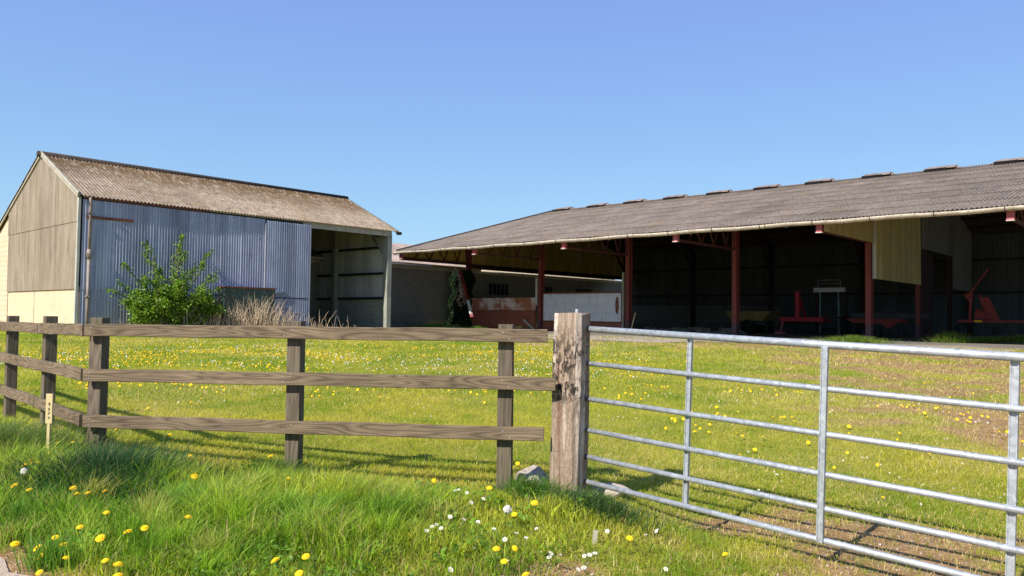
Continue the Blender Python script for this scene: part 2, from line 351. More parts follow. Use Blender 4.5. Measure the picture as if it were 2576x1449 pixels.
M['dry']=leafmat('dry_stalks',.15,.9,(1,1,1))

# ---------------------------------------------------------------- ground
def vnoise(x,y,sc,seed=0):
    x=x*sc+seed*17.13;y=y*sc+seed*9.71; xi=np.floor(x).astype(np.int64); yi=np.floor(y).astype(np.int64); fx=x-xi; fy=y-yi
    fx=fx*fx*(3-2*fx); fy=fy*fy*(3-2*fy)
    def hh(a,b):
        n=(a*374761393+b*668265263+seed*1442695041)&0xffffffff; n=((n^(n>>13))*1274126177)&0xffffffff; return ((n^(n>>16))&0xffff)/65535.
    return (hh(xi,yi)*(1-fx)+hh(xi+1,yi)*fx)*(1-fy)+(hh(xi,yi+1)*(1-fx)+hh(xi+1,yi+1)*fx)*fy
def fbm(x,y,sc,seed=0,o=4):
    s=0;a=.5;t=0
    for k in range(o): s=s+a*vnoise(x,y,sc*2**k,seed+k); t+=a; a*=.55
    return s/t
def ss(v,a,b): t=np.clip((v-a)/(b-a),0,1); return t*t*(3-2*t)
def gz(x,y):
    x=np.asarray(x,float);y=np.asarray(y,float)
    return .02+.34*ss(y,7,27)+.15*np.exp(-((x+4.2)**2/3+(y-6.6)**2/3))+.02*(fbm(x,y,.9,3)-.5)*ss(y,3,6)-.21*ss(x,.3,1.5)*ss(y,9.5,5.4)-.09*ss(x,-2.6,-.3)*ss(y,4.9,5.9)*ss(y,12,8)*ss(x,3,1)
def fence_y(x):   # the line of the fence, as y over x
    return np.where(x<-3.4, 6.3+(-3.4-x)*1.02, 6.25-(x+3.4)*.136)
def roadside(x,y): # distance from the tarmac edge
    return (x+2.59)*.634+(y-3.93)*.773-.06*(fbm(x,y,2,8)-.5)
def bare(x,y):    # trodden soil and gravel
    a=ss(x-.35*(y-3.3)*0-.2*fbm(x,y,1,11),.3,1.6)*ss(y,7.2,4.8)
    a=np.maximum(a*.95, .75*ss(y,4.3,3.6)*ss(x,-1.3,.2))
    b=.78*ss(x-.2*y,.2,4.5)*ss(y,6,10)*ss(y,31,26)
    e=.75*ss(y,22.5,25)*ss(x+ (y-23)*.3,-1,3)*ss(y,40,36)
    v0=.9*ss(roadside(x,y),.55,.1)
    n=fbm(x,y,1.6,21,5)
    v=np.maximum(np.maximum(np.maximum(a,b),e),v0)
    return np.clip(v*.85+(n-.5)*2.6*np.clip(v*2,0,1),0,1)
def vergef(x,y): # long unmown grass in front of the fence
    v=ss(fence_y(x)-y+.35*(fbm(x,y,1.3,5)-.5),.0,.25)*ss(x+.45*(5.3-y),1.1,.3)*ss(y+x*.0,2.9,3.4)
    return v*ss(roadside(x,y),.0,.4)
def grid(x0,x1,nx,ys):
    xs=np.linspace(x0,x1,nx); X,Y=np.meshgrid(xs,ys); return X,Y
ys=np.concatenate([np.linspace(-14,2.9,12),np.arange(3,12,.06),np.arange(12,34,.16),np.linspace(34.2,75,40),np.linspace(80,900,14)])
xs=np.concatenate([np.linspace(-700,-30,10),np.linspace(-28,-7,50),np.arange(-6.9,7,.07),np.linspace(7.1,40,110),np.linspace(44,700,10)])
X,Y=np.meshgrid(xs,ys); Z=gz(X,Y); Z=np.where(Y>60,.36,Z)
V=np.stack([X.ravel(),Y.ravel(),Z.ravel()],1); ny,nx=X.shape
i=np.arange((ny-1)*nx).reshape(ny-1,nx)[:,:-1].ravel(); F=np.stack([i,i+1,i+nx+1,i+nx],1)
B=bare(X,Y).ravel(); vg=vergef(X,Y).ravel()
g=G('turf_and_soil',.97,.1); at=g.n('Attribute'); at.attribute_name='Col'; bb=g.sep(at.outputs['Vector']); o=g.pos()
soil=g.mix(g.step(g.noise(o,7,5,.7),.35,.65),(.20,.115,.045),(.36,.225,.105)); peb=g.vor(o,42); soil=g.mix(g.math('MULTIPLY',g.step(peb,.32,.2),g.step(g.noise(o,17,2),.5,.58)),soil,(.52,.44,.36))
soil=g.mix(g.step(g.noise(o,26,4,.7),.58,.68),soil,(.085,.05,.028))
turf=g.mix(g.step(g.noise(o,2.2,5,.65),.35,.65),(.20,.20,.02),(.36,.30,.05)); turf=g.mix(g.step(g.noise(o,30,4,.7),.5,.7),turf,(.055,.07,.014))
turf=g.mix(g.math('MULTIPLY',g.step(g.noise(o,.6,4,.6),.5,.68),.5),turf,(.25,.21,.07))
c=g.mix(g.step(g.math('ADD',bb[0],g.math('MULTIPLY',g.math('SUBTRACT',g.noise(o,9,5,.7),.5),.9)),.35,.65),turf,soil)
g.bump(g.math('ADD',g.noise(o,22,5,.7),g.math('MULTIPLY',peb,-.3)),.9,.02); M['ground']=g.done(c)
gr=npmesh('ground',V,F,M['ground'],np.stack([B,vg,B*0],1),None,True); tag(gr,'mown field and trodden soil running back to the barns','ground',kind='structure')
# tarmac lane at the bottom left corner (the ground dips under it)
m=MB(); e=[]
def lane_y(x): return 3.93-(x+2.59)*.82+.03*math.sin(x*9)+.025*math.sin(x*23+1)+.015*math.sin(x*57)
lx=np.linspace(-30,12,300)
for a,b in zip(lx[:-1],lx[1:]):
    ya,yb=lane_y(a),lane_y(b)
    m.quad((a,-14,.03),(b,-14,.03),(b,max(-13.9,yb),.03),(a,max(-13.9,ya),.03))
g=G('lane_tarmac',.95,.2); o=g.pos(); c=g.mix(g.step(g.noise(o,3,5,.7),.35,.65),(.36,.27,.19),(.47,.36,.26)); c=g.mix(g.step(g.vor(o,90),.35,.2),c,(.5,.44,.38)); g.bump(g.noise(o,90,3),.6,.005); M['lane']=g.done(c)
tag(m.build('lane',M['lane'],norm=False),'pale gritty lane surface at the edge of the verge','road',kind='structure')

# ---------------------------------------------------------------- storage barn (left)
TH=.8285
def local(px,py,t,s): return (px+t*math.cos(TH)-s*math.sin(TH), py+t*math.sin(TH)+s*math.cos(TH))
A0=(-16.308,29.024); ZB=.33
barn=thing('storage_barn','tall barn with a blue sheeted front and a brown lichened roof','barn',(A0[0],A0[1],ZB),TH)
EZ=5.657-ZB; RZ=7.67-ZB; HW=4.295; LL=14.807; LO=9.876; CZ=2.078-ZB
def gable(name,zlow,zhigh_clip,y0,y1,mat,x=0,pitch=.146,amp=.02,xoff=0):
    pass
def roofz(s): return RZ-abs(s-HW)*(RZ-EZ)/HW
# gable end (local x=0): rendered base, two tiers of cement cladding
m=MB(); m.box(0,.22,.02,8.59,-.3,CZ+.1); m.build('rendered_base',M['cream_render'],barn)
m=MB(); m.box(-.012,0,4.9,4.915,0,CZ); m.build('base_joint',M['frame'],barn)
zj=4.72-ZB
corr('lower_gable_cladding',(-.06,0,CZ),(0,1,0),(0,0,1),8.59,zj-CZ,.146,.022,M['cement_clad'],barn)
corr('upper_gable_cladding',(-.085,0,zj-.1),(0,1,0),(0,0,1),8.59,1,.146,.022,M['cement_clad'],barn,clipf=lambda a:(0,roofz(a)-zj+.06))
# bargeboards
for nm,(ya,za),(yb,zb_) in (('bargeboard',(-.25,EZ-.05),(HW,RZ+.08)),('bargeboard',(HW,RZ+.08),(12.2,RZ-(12.2-HW)*(RZ-EZ)/HW+.06))):
    m=MB(); m.bar((-.13,ya,za),(-.13,yb,zb_),.05,.2); m.build(nm,M['fascia'],barn)
# corner post and downpipe
m=MB(); m.box(-.075,.03,-.10,.0,-.3,EZ-.1); m.build('corner_post',M['concrete'],barn,bevel=.01)
dp=MB(); dp.tube([(.32,-.22,.0),(.32,-.22,3.0)],.055,12); dp.tube([(.32,-.22,3.0),(.32,-.22,4.95),(.28,-.28,EZ-.12)],.05,12); dp.tube([(.32,-.22,2.9),(.32,-.22,3.25)],.085,12); dp.tube([(.32,-.22,1.4),(.32,-.22,1.5)],.075,12)
dp=dp.build('downpipe',M['pipe'],barn,smooth=True)
for z in (1.45,3.05,4.6):
    m=MB(); m.box(.23,.41,-.29,-.05,z,z+.05); m.build('bracket',M['pipe'],dp)
# roof
SL=math.hypot(HW+.3,RZ-EZ); dv=Vector((0,HW+.28,(RZ-EZ)*(HW+.28)/HW)).normalized(); e0=EZ-.28*(RZ-EZ)/HW
corr('roof',(-.2,-.28,e0+.05),(1,0,0),dv,LL+.5,math.hypot(HW+.28,RZ-e0),.146,.026,M['roof_a'],barn,rows=3,step=.009)
m=MB(); dn=Vector((0,1,-(RZ-EZ)/HW)).normalized()
corr('back_roof',(-.2,HW,RZ+.05),(1,0,0),dn,LL+.5,9.2,.146,.026,M['roof_a'],barn,rows=4,step=-.02)
m=MB(); m.tube([(-.25,HW,RZ+.05),(LL*.5,HW,RZ+.045),(LL+.3,HW,RZ+.05)],.13,10); m.build('ridge_cap',M['ridge'],barn,smooth=True)
m=MB(); m.bar((LL+.28,-.25,e0+.02),(LL+.28,HW,RZ+.0),.04,.16); m.build('bargeboard',M['frame'],barn)
m=MB(); m.box(LL+.2,LL+.38,-.42,-.2,e0-.12,e0+.02); m.build('bargeboard_end',M['dark'],barn)
# blue front: one mesh of sheets, hung slightly uneven
m=MB(); m.box(.15,LO,-.10,-.06,-.1,EZ-.12); m.build('front_backing',M['girt'],barn)
corr('front_cladding',(.06,-.17,2.05-ZB),(1,0,0),(0,0,1),LO-2.36,EZ-.2-(2.05-ZB),.1143,.016,M['blue'],barn,seg=6,jit=.012)
corr('lower_front_cladding',(.06,-.15,-.15),(1,0,0),(0,0,1),LO-2.36,2.1-ZB+.18,.1143,.016,M['blue'],barn,seg=6,jit=.01)
corr('sliding_door',(LO-2.3,-.26,-.05),(1,0,0),(0,0,1),2.3,EZ-.2,.1143,.015,M['blue'],barn,seg=6,jit=.006)
m=MB(); m.box(LO-2.31,LO-2.27,-.27,-.12,-.05,EZ-.38); m.box(LO-.02,LO+.02,-.28,-.1,-.05,EZ-.3); m.build('door_edge',M['purple'],barn)
m=MB(); m.prism([(LO-2.3,1.85),(LO-1.3,1.93),(LO-1.5,1.85),(LO-2.1,1.8)],1,-.33,-.27); m.build('torn_flap',M['purple'],barn)
m=MB(); m.box(LO-2.2,LO-.1,-.285,-.272,1.62,1.66);m.box(LO-1.1,LO-.5,-.285,-.272,.9,.93); m.build('door_lap',M['girt'],barn)
m=MB(); m.box(.2,1.9,-.21,-.18,EZ-.90,EZ-.80); m.build('rust_strip',M['rust_edge'],barn)
m=MB(); m.box(.15,5.0,-.2,-.1,EZ-.17,EZ-.1); m.build('door_track',M['rust_edge'],barn)
# eave fascia over the opening, with joints
m=MB(); x=.1
while x<LL-.1:
    w=min(1.18,LL-x); m.box(x,x+w-.02,-.12,-.07,EZ-.36 if x>LO-.5 else EZ-.13,EZ-.02); x+=w
m.build('fascia',M['fascia'],barn)
m=MB(); m.box(LL-.28,LL,-.12,.2,-.3,EZ-.3); m.build('end_post',M['concrete_d'],barn,bevel=.01)
# far gable: block base, cladding, girts and a concrete column seen from inside
m=MB(); m.box(LL-.02,LL+.2,.2,8.59,-.3,CZ+.05); m.build('end_base',M['grey_block'],barn)
corr('end_cladding',(LL+.1,.15,CZ),(0,1,0),(0,0,1),8.44,1,.146,.022,M['clad_in'],barn,clipf=lambda a:(0,roofz(a+.15)-CZ+.02))
for z in (CZ+.05,3.42-ZB,4.78-ZB):
    m=MB(); m.box(LL-.1,LL-.02,.35,8.5,z-.06,z+.06); m.build('girt',M['girt'],barn)
m=MB(); m.box(LL-.32,LL-.04,HW+.15,HW+.45,-.3,RZ-.3); m.build('column',M['concrete_d'],barn,bevel=.01)
m=MB(); m.prism([(.2,EZ-.35),(1.3,EZ-.35),(1.3,EZ-.05),(.2,EZ-1.3)],0,LL-.3,LL-.1); m.build('knee_brace',M['concrete_d'],barn)
m=MB(); m.box(.2,LL,8.62,8.8,-.3,EZ); m.build('back_wall',M['dark_block'],barn)
for x in (5.0,9.9):
    m=MB(); m.bar((x,.2,EZ-.2),(x,HW,RZ-.22),.16,.22); m.bar((x,8.5,EZ-.2),(x,HW,RZ-.22),.16,.22); m.build('rafter',M['concrete_d'],barn)
m=MB(); m.box(0,.2,.02,8.6,CZ+.1,EZ-.1); m.build('gable_inner_wall',M['girt'],barn)
# lean-to at the back
m=MB(); m.prism([(8.62,-.3),(12.0,-.3),(12.0,RZ-(12.0-HW)*(RZ-EZ)/HW-.05),(8.62,EZ-.06)],0,-.02,.2); m.build('lean_to_wall',M['cream_block'],barn)
m=MB(); m.box(.2,LL,11.8,12.0,-.3,2.8); m.build('lean_to_back_wall',M['cream_block'],barn)
m=MB(); m.box(-.2,0.02,-.1,12.1,-.3,.02); m.build('plinth',M['concrete'],barn)
m=MB(); m.box(-.0,LL,0.15,12,-.3,.03); m.build('floor_slab',M['floor'],barn)

# ---------------------------------------------------------------- open barn (right)
C0=(15.604,33.819); ZO=.40; SP=6.264; OV=5.858; RT=9.045
ob=thing('open_barn','long open fronted barn with a low grey corrugated roof on red posts','barn',(C0[0],C0[1],ZO),TH)
GZ=5.06-ZO; RZ2=9.12-ZO; pit=(RZ2-GZ)/(OV+RT); S0=-2.5*SP; S1=4.02*SP; LEN=S1-S0
def rz(t): return RZ2-abs(t-RT)*pit
ds=Vector((1,0,pit)).normalized(); SLEN=math.hypot(OV+RT,RZ2-GZ)
corr('roof',(-OV,S1,GZ+.04),(0,-1,0),ds,LEN,SLEN,.146,.026,M['roof_b'],ob,rows=8,step=.02)
dd=Vector((1,0,-pit)).normalized()
corr('back_roof',(RT,S1,RZ2+.04),(0,-1,0),dd,LEN,math.hypot(9.9,9.9*pit),.146,.026,M['roof_b'],ob,rows=5,step=-.01)
corr('ridge_cap',(RT-.35,S1,RZ2+.0),(0,-1,0),ds,LEN,.36,.146,.028,M['ridge_b'],ob)
s=-3.67-3*3.13
while s<S1-.4:
    m=MB(); w=.68; prof=[(RT-.46,rz(RT-.46)+.15),(RT-.44,rz(RT-.44)+.19),(RT-.15,RZ2+.20),(RT+.15,RZ2+.20),(RT+.44,rz(RT+.44)+.19),(RT+.46,rz(RT+.46)+.15),(RT+.1,RZ2+.15),(RT-.1,RZ2+.15)]; w=.55
    m.prism([(p[0],p[1]+.02) for p in prof],1,s-w-.35,s+w-.1)
    m.prism([(s-w-.6,RZ2+.0),(s-w-.35,RZ2+.0),(s-w-.35,RZ2+.2)],0,RT-.2,RT+.2); m.prism([(s+w+.25,RZ2+.0),(s+w-.1,RZ2+.0),(s+w-.1,RZ2+.2)],0,RT-.2,RT+.2)
    v=m.build('ridge_vent',M['ridge_b'],ob)
    m=MB(); m.box(RT-.56,RT-.465,s-w+.03,s+w-.03,rz(RT-.5)-.0,rz(RT-.5)+.20); m.build('vent_gap',M['dark'],v); s+=3.13
# gutter, half round with brackets
gu=MB(); n=10; ss_=[S1+.15]
x=S1+.15
pts=[]
while x>S0: pts.append(x); x-=1.05
pr=[(-.135*math.cos(a),-.135*math.sin(a)) for a in np.linspace(0,math.pi,n)]; pr+= [(p[0]*.86,p[1]*.86+.004) for p in reversed(pr)]
for k in range(len(pts)-1):
    a,b=pts[k],pts[k+1]; dz1=.018*math.sin(k*1.7); dz2=.018*math.sin((k+1)*1.7)
    base=len(gu.v)
    for (yy,dz) in ((a,dz1),(b,dz2)):
        for p in pr: gu.v.append(Vector((-OV-.09+p[0],yy,GZ-.02+p[1]+dz)))
    q=len(pr)
    for i_ in range(q):
        j_=(i_+1)%q; gu.f.append((base+i_,base+j_,base+q+j_,base+q+i_)); gu.mi.append(0)
gu=gu.build('gutter',M['gutter'],ob,smooth=True)
for k in range(0,len(pts)-1):
    m=MB(); yy=pts[k]; m.tube([(-OV-.09-.155*math.cos(a),yy,GZ-.02-.155*math.sin(a)) for a in np.linspace(-.2,math.pi,9)],.014,6); m.build('gutter_bracket',M['fascia'] if k%2 else M['girt'],gu)
m=MB(); m.box(-OV+.02,-OV+.10,S0,S1,GZ-.10,GZ+.0); m.build('eave_purlin',M['truss'],ob)
# frames
def hcol(m,t,s,z1,w=.2,d=.3,z0=-.4):
    m.box(t-d/2,t-d/2+.02,s-w/2,s+w/2,z0,z1); m.box(t+d/2-.02,t+d/2,s-w/2,s+w/2,z0,z1); m.box(t-d/2+.02,t+d/2-.02,s-.012,s+.012,z0,z1)
for k in range(-2,5):
    s=k*SP
    m=MB(); hcol(m,0,s,rz(0)-.1,.24,.32); m.build('column',M['red_steel'],ob)
    m=MB(); hcol(m,2*RT,s,rz(0)-.1,.24,.32); m.bar((2*RT-.1,s,rz(0)-1.6),(2*RT-1.5,s,rz(0)-.05),.1,.12); m.build('rear_column',M['red_dark'],ob)
    m=MB(); m.bar((0,s,rz(0)-.2),(RT,s,RZ2-.25),.16,.34); m.bar((RT,s,RZ2-.25),(2*RT,s,rz(0)-.2),.16,.34); m.build('rafter',M['truss'],ob)
    zc=4.71-ZO
    tr=MB(); tr.bar((-OV+.3,s,zc),(0,s,zc),.1,.1); tr.bar((-OV+.3,s,rz(-OV+.3)-.12),(0,s,rz(0)-.12),.1,.1)
    for a,b in ((-4.6,-3.4),(-3.4,-2.2),(-2.2,-1.0),(-1.0,-.1)):
        up=(a,s,rz(a)-.14); 
        tr.bar((a,s,zc),((a+b)/2,s,rz((a+b)/2)-.14),.05,.05); tr.bar(((a+b)/2,s,rz((a+b)/2)-.14),(b,s,zc),.05,.05)
    tr=tr.build('canopy_truss',M['truss'],ob)
    m=MB(); m.box(-OV+.12,-OV+.3,s-.11,s+.11,zc-.07,zc+.24,m=0); m.build('truss_end',M['truss_end'],tr)
    m=MB(); m.box(-OV+.09,-OV+.29,s-.12,s+.12,zc-.09,zc-.072); m.build('truss_plate',M['white_paint'],tr)
for t in np.arange(-4.9,2*RT,1.45):
    m=MB(); m.box(t-.04,t+.04,S0,S1,rz(t)-.16,rz(t)-.03); m.build('purlin',M['red_dark'],ob)
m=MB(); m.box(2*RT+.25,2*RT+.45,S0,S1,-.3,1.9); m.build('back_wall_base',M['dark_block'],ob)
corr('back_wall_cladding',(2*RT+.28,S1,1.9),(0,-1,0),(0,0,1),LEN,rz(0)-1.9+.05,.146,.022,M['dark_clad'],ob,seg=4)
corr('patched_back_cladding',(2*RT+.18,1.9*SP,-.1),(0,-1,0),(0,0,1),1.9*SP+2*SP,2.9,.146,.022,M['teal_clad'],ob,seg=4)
for z in (2.6,4.6):
    m=MB(); m.box(2*RT+.12,2*RT+.2,S0,S1,z,z+.14); m.build('girt',M['red_dark'],ob)
corr('far_end_cladding',(-OV+.2,S1-.05,4.65-ZO),(1,0,0),(0,0,1),2*RT+OV-.2,1,.146,.02,M['yellow_clad'],ob,clipf=lambda a:(0,max(.02,rz(a-OV+.2)-(4.65-ZO)-.02)))
m=MB(); m.box(-OV+.1,-.1,S1-.15,S1-.07,4.58-ZO,4.68-ZO); m.box(-.1,2*RT,S1-.15,S1-.07,4.40-ZO,4.68-ZO); m.build('end_beam',M['red_dark'],ob)
m=MB(); m.bar((-OV-.05,S1+.05,GZ+.08),(RT,S1+.05,RZ2+.1),.06,.14); m.bar((RT,S1+.05,RZ2+.1),(2*RT+.3,S1+.05,rz(2*RT+.3)+.1),.06,.14); m.build('bargeboard',M['ridge_b'],ob)
# hanging partition, cream, with a tall doorway
zp=3.12-ZO
pt=thing('x','x','x')if False else None
corr('canopy_partition',(-OV+.15,-.17,4.67-ZO),(1,0,0),(0,0,1),OV-.15,1,.146,.016,M['cream_clad'],ob,clipf=lambda a:(0,rz(a-OV+.15)-(4.67-ZO)-.02))
corr('partition',(.17,-.17,zp),(1,0,0),(0,0,1),7.1,1,.146,.016,M['cream_clad'],ob,clipf=lambda a:(0,rz(a)-zp-.02))
corr('partition_header',(7.3,-.17,4.97-ZO),(1,0,0),(0,0,1),6.0,1,.146,.016,M['shaded_clad'],ob,clipf=lambda a:(0,rz(a+7.3)-(4.97-ZO)-.02))  # header and rear sheets take the shade-darkened copy of the partition colour
corr('rear_partition',(13.4,-.17,zp),(1,0,0),(0,0,1),2*RT-13.4,1,.146,.016,M['shaded_clad'],ob,clipf=lambda a:(0,rz(a+13.4)-zp-.02))
m=MB(); m.box(.12,.17,-.24,-.1,zp,rz(0)-.2); m.build('partition_trim',M['white_paint'],ob)
for t in (7.2,13.3):
    m=MB(); hcol(m,t,-.05,4.97-ZO,.2,.24); m.build('door_post',M['red_steel'] if t<8 else M['red_dark'],ob)
m=MB(); m.box(7.5,9.7,-.1,-.02,.05,4.9-ZO); m.build('sliding_door',M['red_dark'],ob)
m=MB(); m.box(-OV+1.0,2*RT+.3,S0,S1,-.5,.035); m.build('floor_slab',M['floor'],ob)
# timbers strapped to two columns
m=MB(); m.box(-.25,-.17,3*SP+.13,3*SP+.25,1.55,3.2); m.build('strapped_timber',M['concrete'],ob)
m=MB(); m.box(-.25,-.17,2*SP+.16,2*SP+.28,.0,3.35); m.build('strapped_timber',M['concrete_d'],ob)

# concrete apron in front of the open barn
ap=MB()
for i_ in range(9):
    s0=S1-1-i_*3.4
    for j_,(t0,t1) in enumerate(((-7.8,-4.7),(-10.9,-7.83))):
        if i_>5 and j_==1: continue
        P=[]
        for (t,s) in ((t0,s0),(t1,s0),(t1,s0-3.36),(t0,s0-3.36)):
            x,y=local(C0[0],C0[1],t,s); P.append((x,y,float(gz(x,y))+.012+.006*((i_*3+j_)%3)))
        ap.quad(*P)
tag(ap.build('concrete_apron',M['apron'],norm=False),'worn concrete slabs in front of the open barn','paving',kind='structure')

def onob(t,s,z=.04):
    x,y=local(C0[0],C0[1],t,s); return (x,y,ZO+z)
# ---------------------------------------------------------------- sheeted gates between the posts
gt=thing('sheeted_gate','pale galvanised sheet panel with a rusty top edge between two red posts','gate',onob(-.1,2*SP+.35),TH+math.pi/2)
Lg=SP-.6
m=MB(); m.box(0,Lg,-.02,.02,.62,2.22); m.build('sheet',M['galv_sheet'],gt)
m=MB(); m.box(-.02,Lg+.02,-.05,.05,2.18,2.27); m.box(-.02,Lg+.02,-.05,.05,.5,.6); m.box(-.04,.05,-.05,.05,0,2.27); m.box(Lg-.05,Lg+.04,-.05,.05,0,2.27); m.build('frame',M['rust_edge'],gt)
m=MB(); m.box(0.06,Lg-.06,-.03,.03,.05,.48); m.build('lower_board',M['rust_dark'],gt)
m=MB(); m.prism([(.28,1.0),(.42,1.15),(.45,1.6),(.38,1.95),(.25,2.0),(.2,1.4)],1,.021,.026); m.build('rust_patch',M['rust_edge'],gt)
gt=thing('sheeted_gate','rust streaked sheet panel with a dark red lower half beside the ivy','gate',onob(-.15,3*SP+.3),TH+math.pi/2)
m=MB(); m.box(0,Lg+.3,-.02,.02,1.22,1.98); m.build('sheet',M['rust_sheet'],gt)
m=MB(); m.prism([(0,.12),(Lg*.2,.3),(Lg*.55,.05),(Lg+.3,.25),(Lg+.3,1.2),(0,1.2)],1,-.03,.03); m.build('lower_sheet',M['rust_dark'],gt)
m=MB(); m.bar((.0,.08,.05),(.9,.08,.65),.05,.12); m.build('brace',M['fascia'],gt)

# ---------------------------------------------------------------- low block shed behind
sh=thing('block_shed','low brown block shed behind the open barn with small barred windows','shed',(*local(C0[0],C0[1],-14,S1+1.6),.36),TH)
m=MB(); m.box(0,44,0,.22,-.3,4.1); m.build('wall',M['shed_block'],sh)
m=MB(); m.box(0,.22,.22,9,-.3,4.1); m.build('side_wall',M['shed_block'],sh)
corr('roof',(44,-.35,3.98),(-1,0,0),Vector((0,-1,-.36)),44.3,.01,.146,.022,M['roof_c'],sh) if False else None
corr('roof',(-.3,-.4,4.21),(1,0,0),(0,1,.35),44.3,5.2,.146,.026,M['roof_c'],sh,rows=3,step=.015)
corr('back_roof',(-.3,4.5,5.93),(1,0,0),(0,1,-.35),44.3,5.2,.146,.026,M['roof_c'],sh,rows=1)
m=MB(); m.tube([(-.3,-.46,4.09),(12,-.46,4.05)],.07,8); m.tube([(16.5,-.46,4.03),(44,-.46,4.01)],.07,8); m.build('gutter',M['gutter'],sh,smooth=True)
m=MB(); m.box(-.1,44,-.08,-.02,3.85,4.09); m.build('fascia',M['fascia'],sh)
for px_t in (3.6,8.6,13.6,18.6,23.6):
    x0=14+px_t
    f=MB(); f.box(x0,x0+2.1,-.07,-.005,2.35,2.45); f.box(x0,x0+2.1,-.07,-.005,3.2,3.28)
    for k in range(6): f.box(x0+k*.41,x0+k*.41+.06,-.06,-.005,2.45,3.2)
    f=f.build('window',M['frame'],sh)
    m=MB(); m.box(x0+.02,x0+2.08,-.02,-.004,2.45,3.2); m.build('pane',M['glass'],f)

# ---------------------------------------------------------------- foliage helpers
def leaves(P,Nrm,size,col,jit=.35,asp=.5):
    """leaf quads (folded kite) at P, facing roughly Nrm"""
    n=len(P); a=rng.normal(size=(n,3)); a=a+Nrm*1.0; a/=np.linalg.norm(a,axis=1)[:,None]
    r=rng.normal(size=(n,3)); u=np.cross(a,r); u/=np.linalg.norm(u,axis=1)[:,None]; v=np.cross(a,u)
    s=(size*(.6+.8*rng.random(n)))[:,None] if np.ndim(size)==0 else (size*(.6+.8*rng.random(n)))[:,None]
    V=np.stack([P-u*s*.5,P+v*s*asp*.5+a*s*.1,P+u*s*.5,P-v*s*asp*.5+a*s*.1],1).reshape(-1,3)
    F=np.arange(4*n).reshape(n,4); c=np.repeat(col,4,0); return V,F,c
def path(pts,n=20):
    pts=np.array(pts,float); out=[]
    t=np.linspace(0,len(pts)-1,n)
    for q in t:
        i_=min(int(q),len(pts)-2); f=q-i_; out.append(pts[i_]*(1-f)+pts[i_+1]*f)
    return np.array(out)

# shrub against the blue wall, in barn-local coordinates (t along the wall, -d out from it, z)
shrub=thing('elder_bush','bright green bush with long upright sprigs against the blue barn wall','bush',(*local(A0[0],A0[1],3.2,-1.0),ZB),TH)
roots=[]; LP=[];LN=[];LC=[]
m=MB()
tips=[(3.75,-.35,4.2),(3.9,-.5,3.4),(2.3,-.3,3.75),(2.24,-.35,3.3),(5.1,-.4,3.55),(1.3,-.6,2.8),(1.0,-1.0,2.0),(.7,-.9,1.75),(1.1,-1.3,1.35),(3.5,-1.3,2.45),(5.0,-1.2,2.65),(4.97,-1.3,2.4),(4.97,-1.2,1.95),(3.4,-.95,3.65),(4.4,-1.1,3.0),(1.9,-1.3,2.3),(2.8,-.6,2.7),(4.2,-.7,2.8)]
for k,(t,dd_,z) in enumerate(tips):
    T=np.array([t-3.2,dd_+1.0,z]); R0=np.array([rnd.uniform(-.5,.5),rnd.uniform(-.2,.3),.05])
    mid=R0*.5+T*.5+np.array([-(T[0])*.15,rnd.uniform(-.15,.1),.18*z*.6]); P=path([R0,mid*.6+R0*.4+np.array([0,0,.1]),mid,T*.65+mid*.35+np.array([0,0,.06]),T],24)
    P[:,0]+=.04*np.sin(np.linspace(0,9,24)+k); m.tube([tuple(p) for p in P],[.028*(1-.8*i_/23)+.004 for i_ in range(24)],5)
    n=int(90+42*z)
    w=rng.random(n)**.8; idx=np.clip((w*23).astype(int),5,23); Q=P[idx]+rng.normal(size=(n,3))*(.055+.06*(1-w))[:,None]
    LP.append(Q); LN.append(np.tile([0,-.3,.7],(n,1)))
# twigs and inner mass
nb=64
for k in range(nb):
    a=rnd.uniform(0,2*math.pi); rr=math.sqrt(rnd.random()); cx=rr*math.cos(a)*1.5-.1; cz=.95+rr*math.sin(a)*.85; cy=rnd.uniform(-.7,.5)
    if cz<.2: cz=.25
    ex=Vector((cx,cy,cz)); dirn=Vector((cx*.5+rnd.uniform(-.4,.4),rnd.uniform(-.5,.2),rnd.uniform(.1,.7))).normalized()
    Lk=rnd.uniform(.3,.75); P=path([tuple(ex-dirn*.2),tuple(ex+dirn*Lk*.5+Vector((0,0,.05))),tuple(ex+dirn*Lk)],12)
    m.tube([tuple(p) for p in P],[.009-.0005*i_ for i_ in range(12)],4)
    n=170; idx=rng.integers(0,12,n); Q=P[idx]+rng.normal(size=(n,3))*.085; LP.append(Q); LN.append(np.tile([0,-.3,.8],(n,1)))
for k in range(14):
    P=path([(rnd.uniform(-.6,.6),rnd.uniform(-.3,.3),0),(rnd.uniform(-1.2,1.2),rnd.uniform(-.5,.3),rnd.uniform(.8,1.6))],6); m.tube([tuple(p) for p in P],[.022,.02,.018,.014,.01,.006],5)
m.build('branches',M['bark'],shrub)
P=np.concatenate(LP); Nn=np.concatenate(LN); k_=P[:,2]>.08; P=P[k_];Nn=Nn[k_]
base=np.array([.13,.25,.022]); c=base*(.25+1.25*rng.random((len(P),1)))*np.array([1,1,1])+np.array([.05,.03,0])*rng.random((len(P),1))
V,F,c=leaves(P,Nn,.10,c,asp=.55); npmesh('foliage',V,F,M['leaf'],c,shrub)

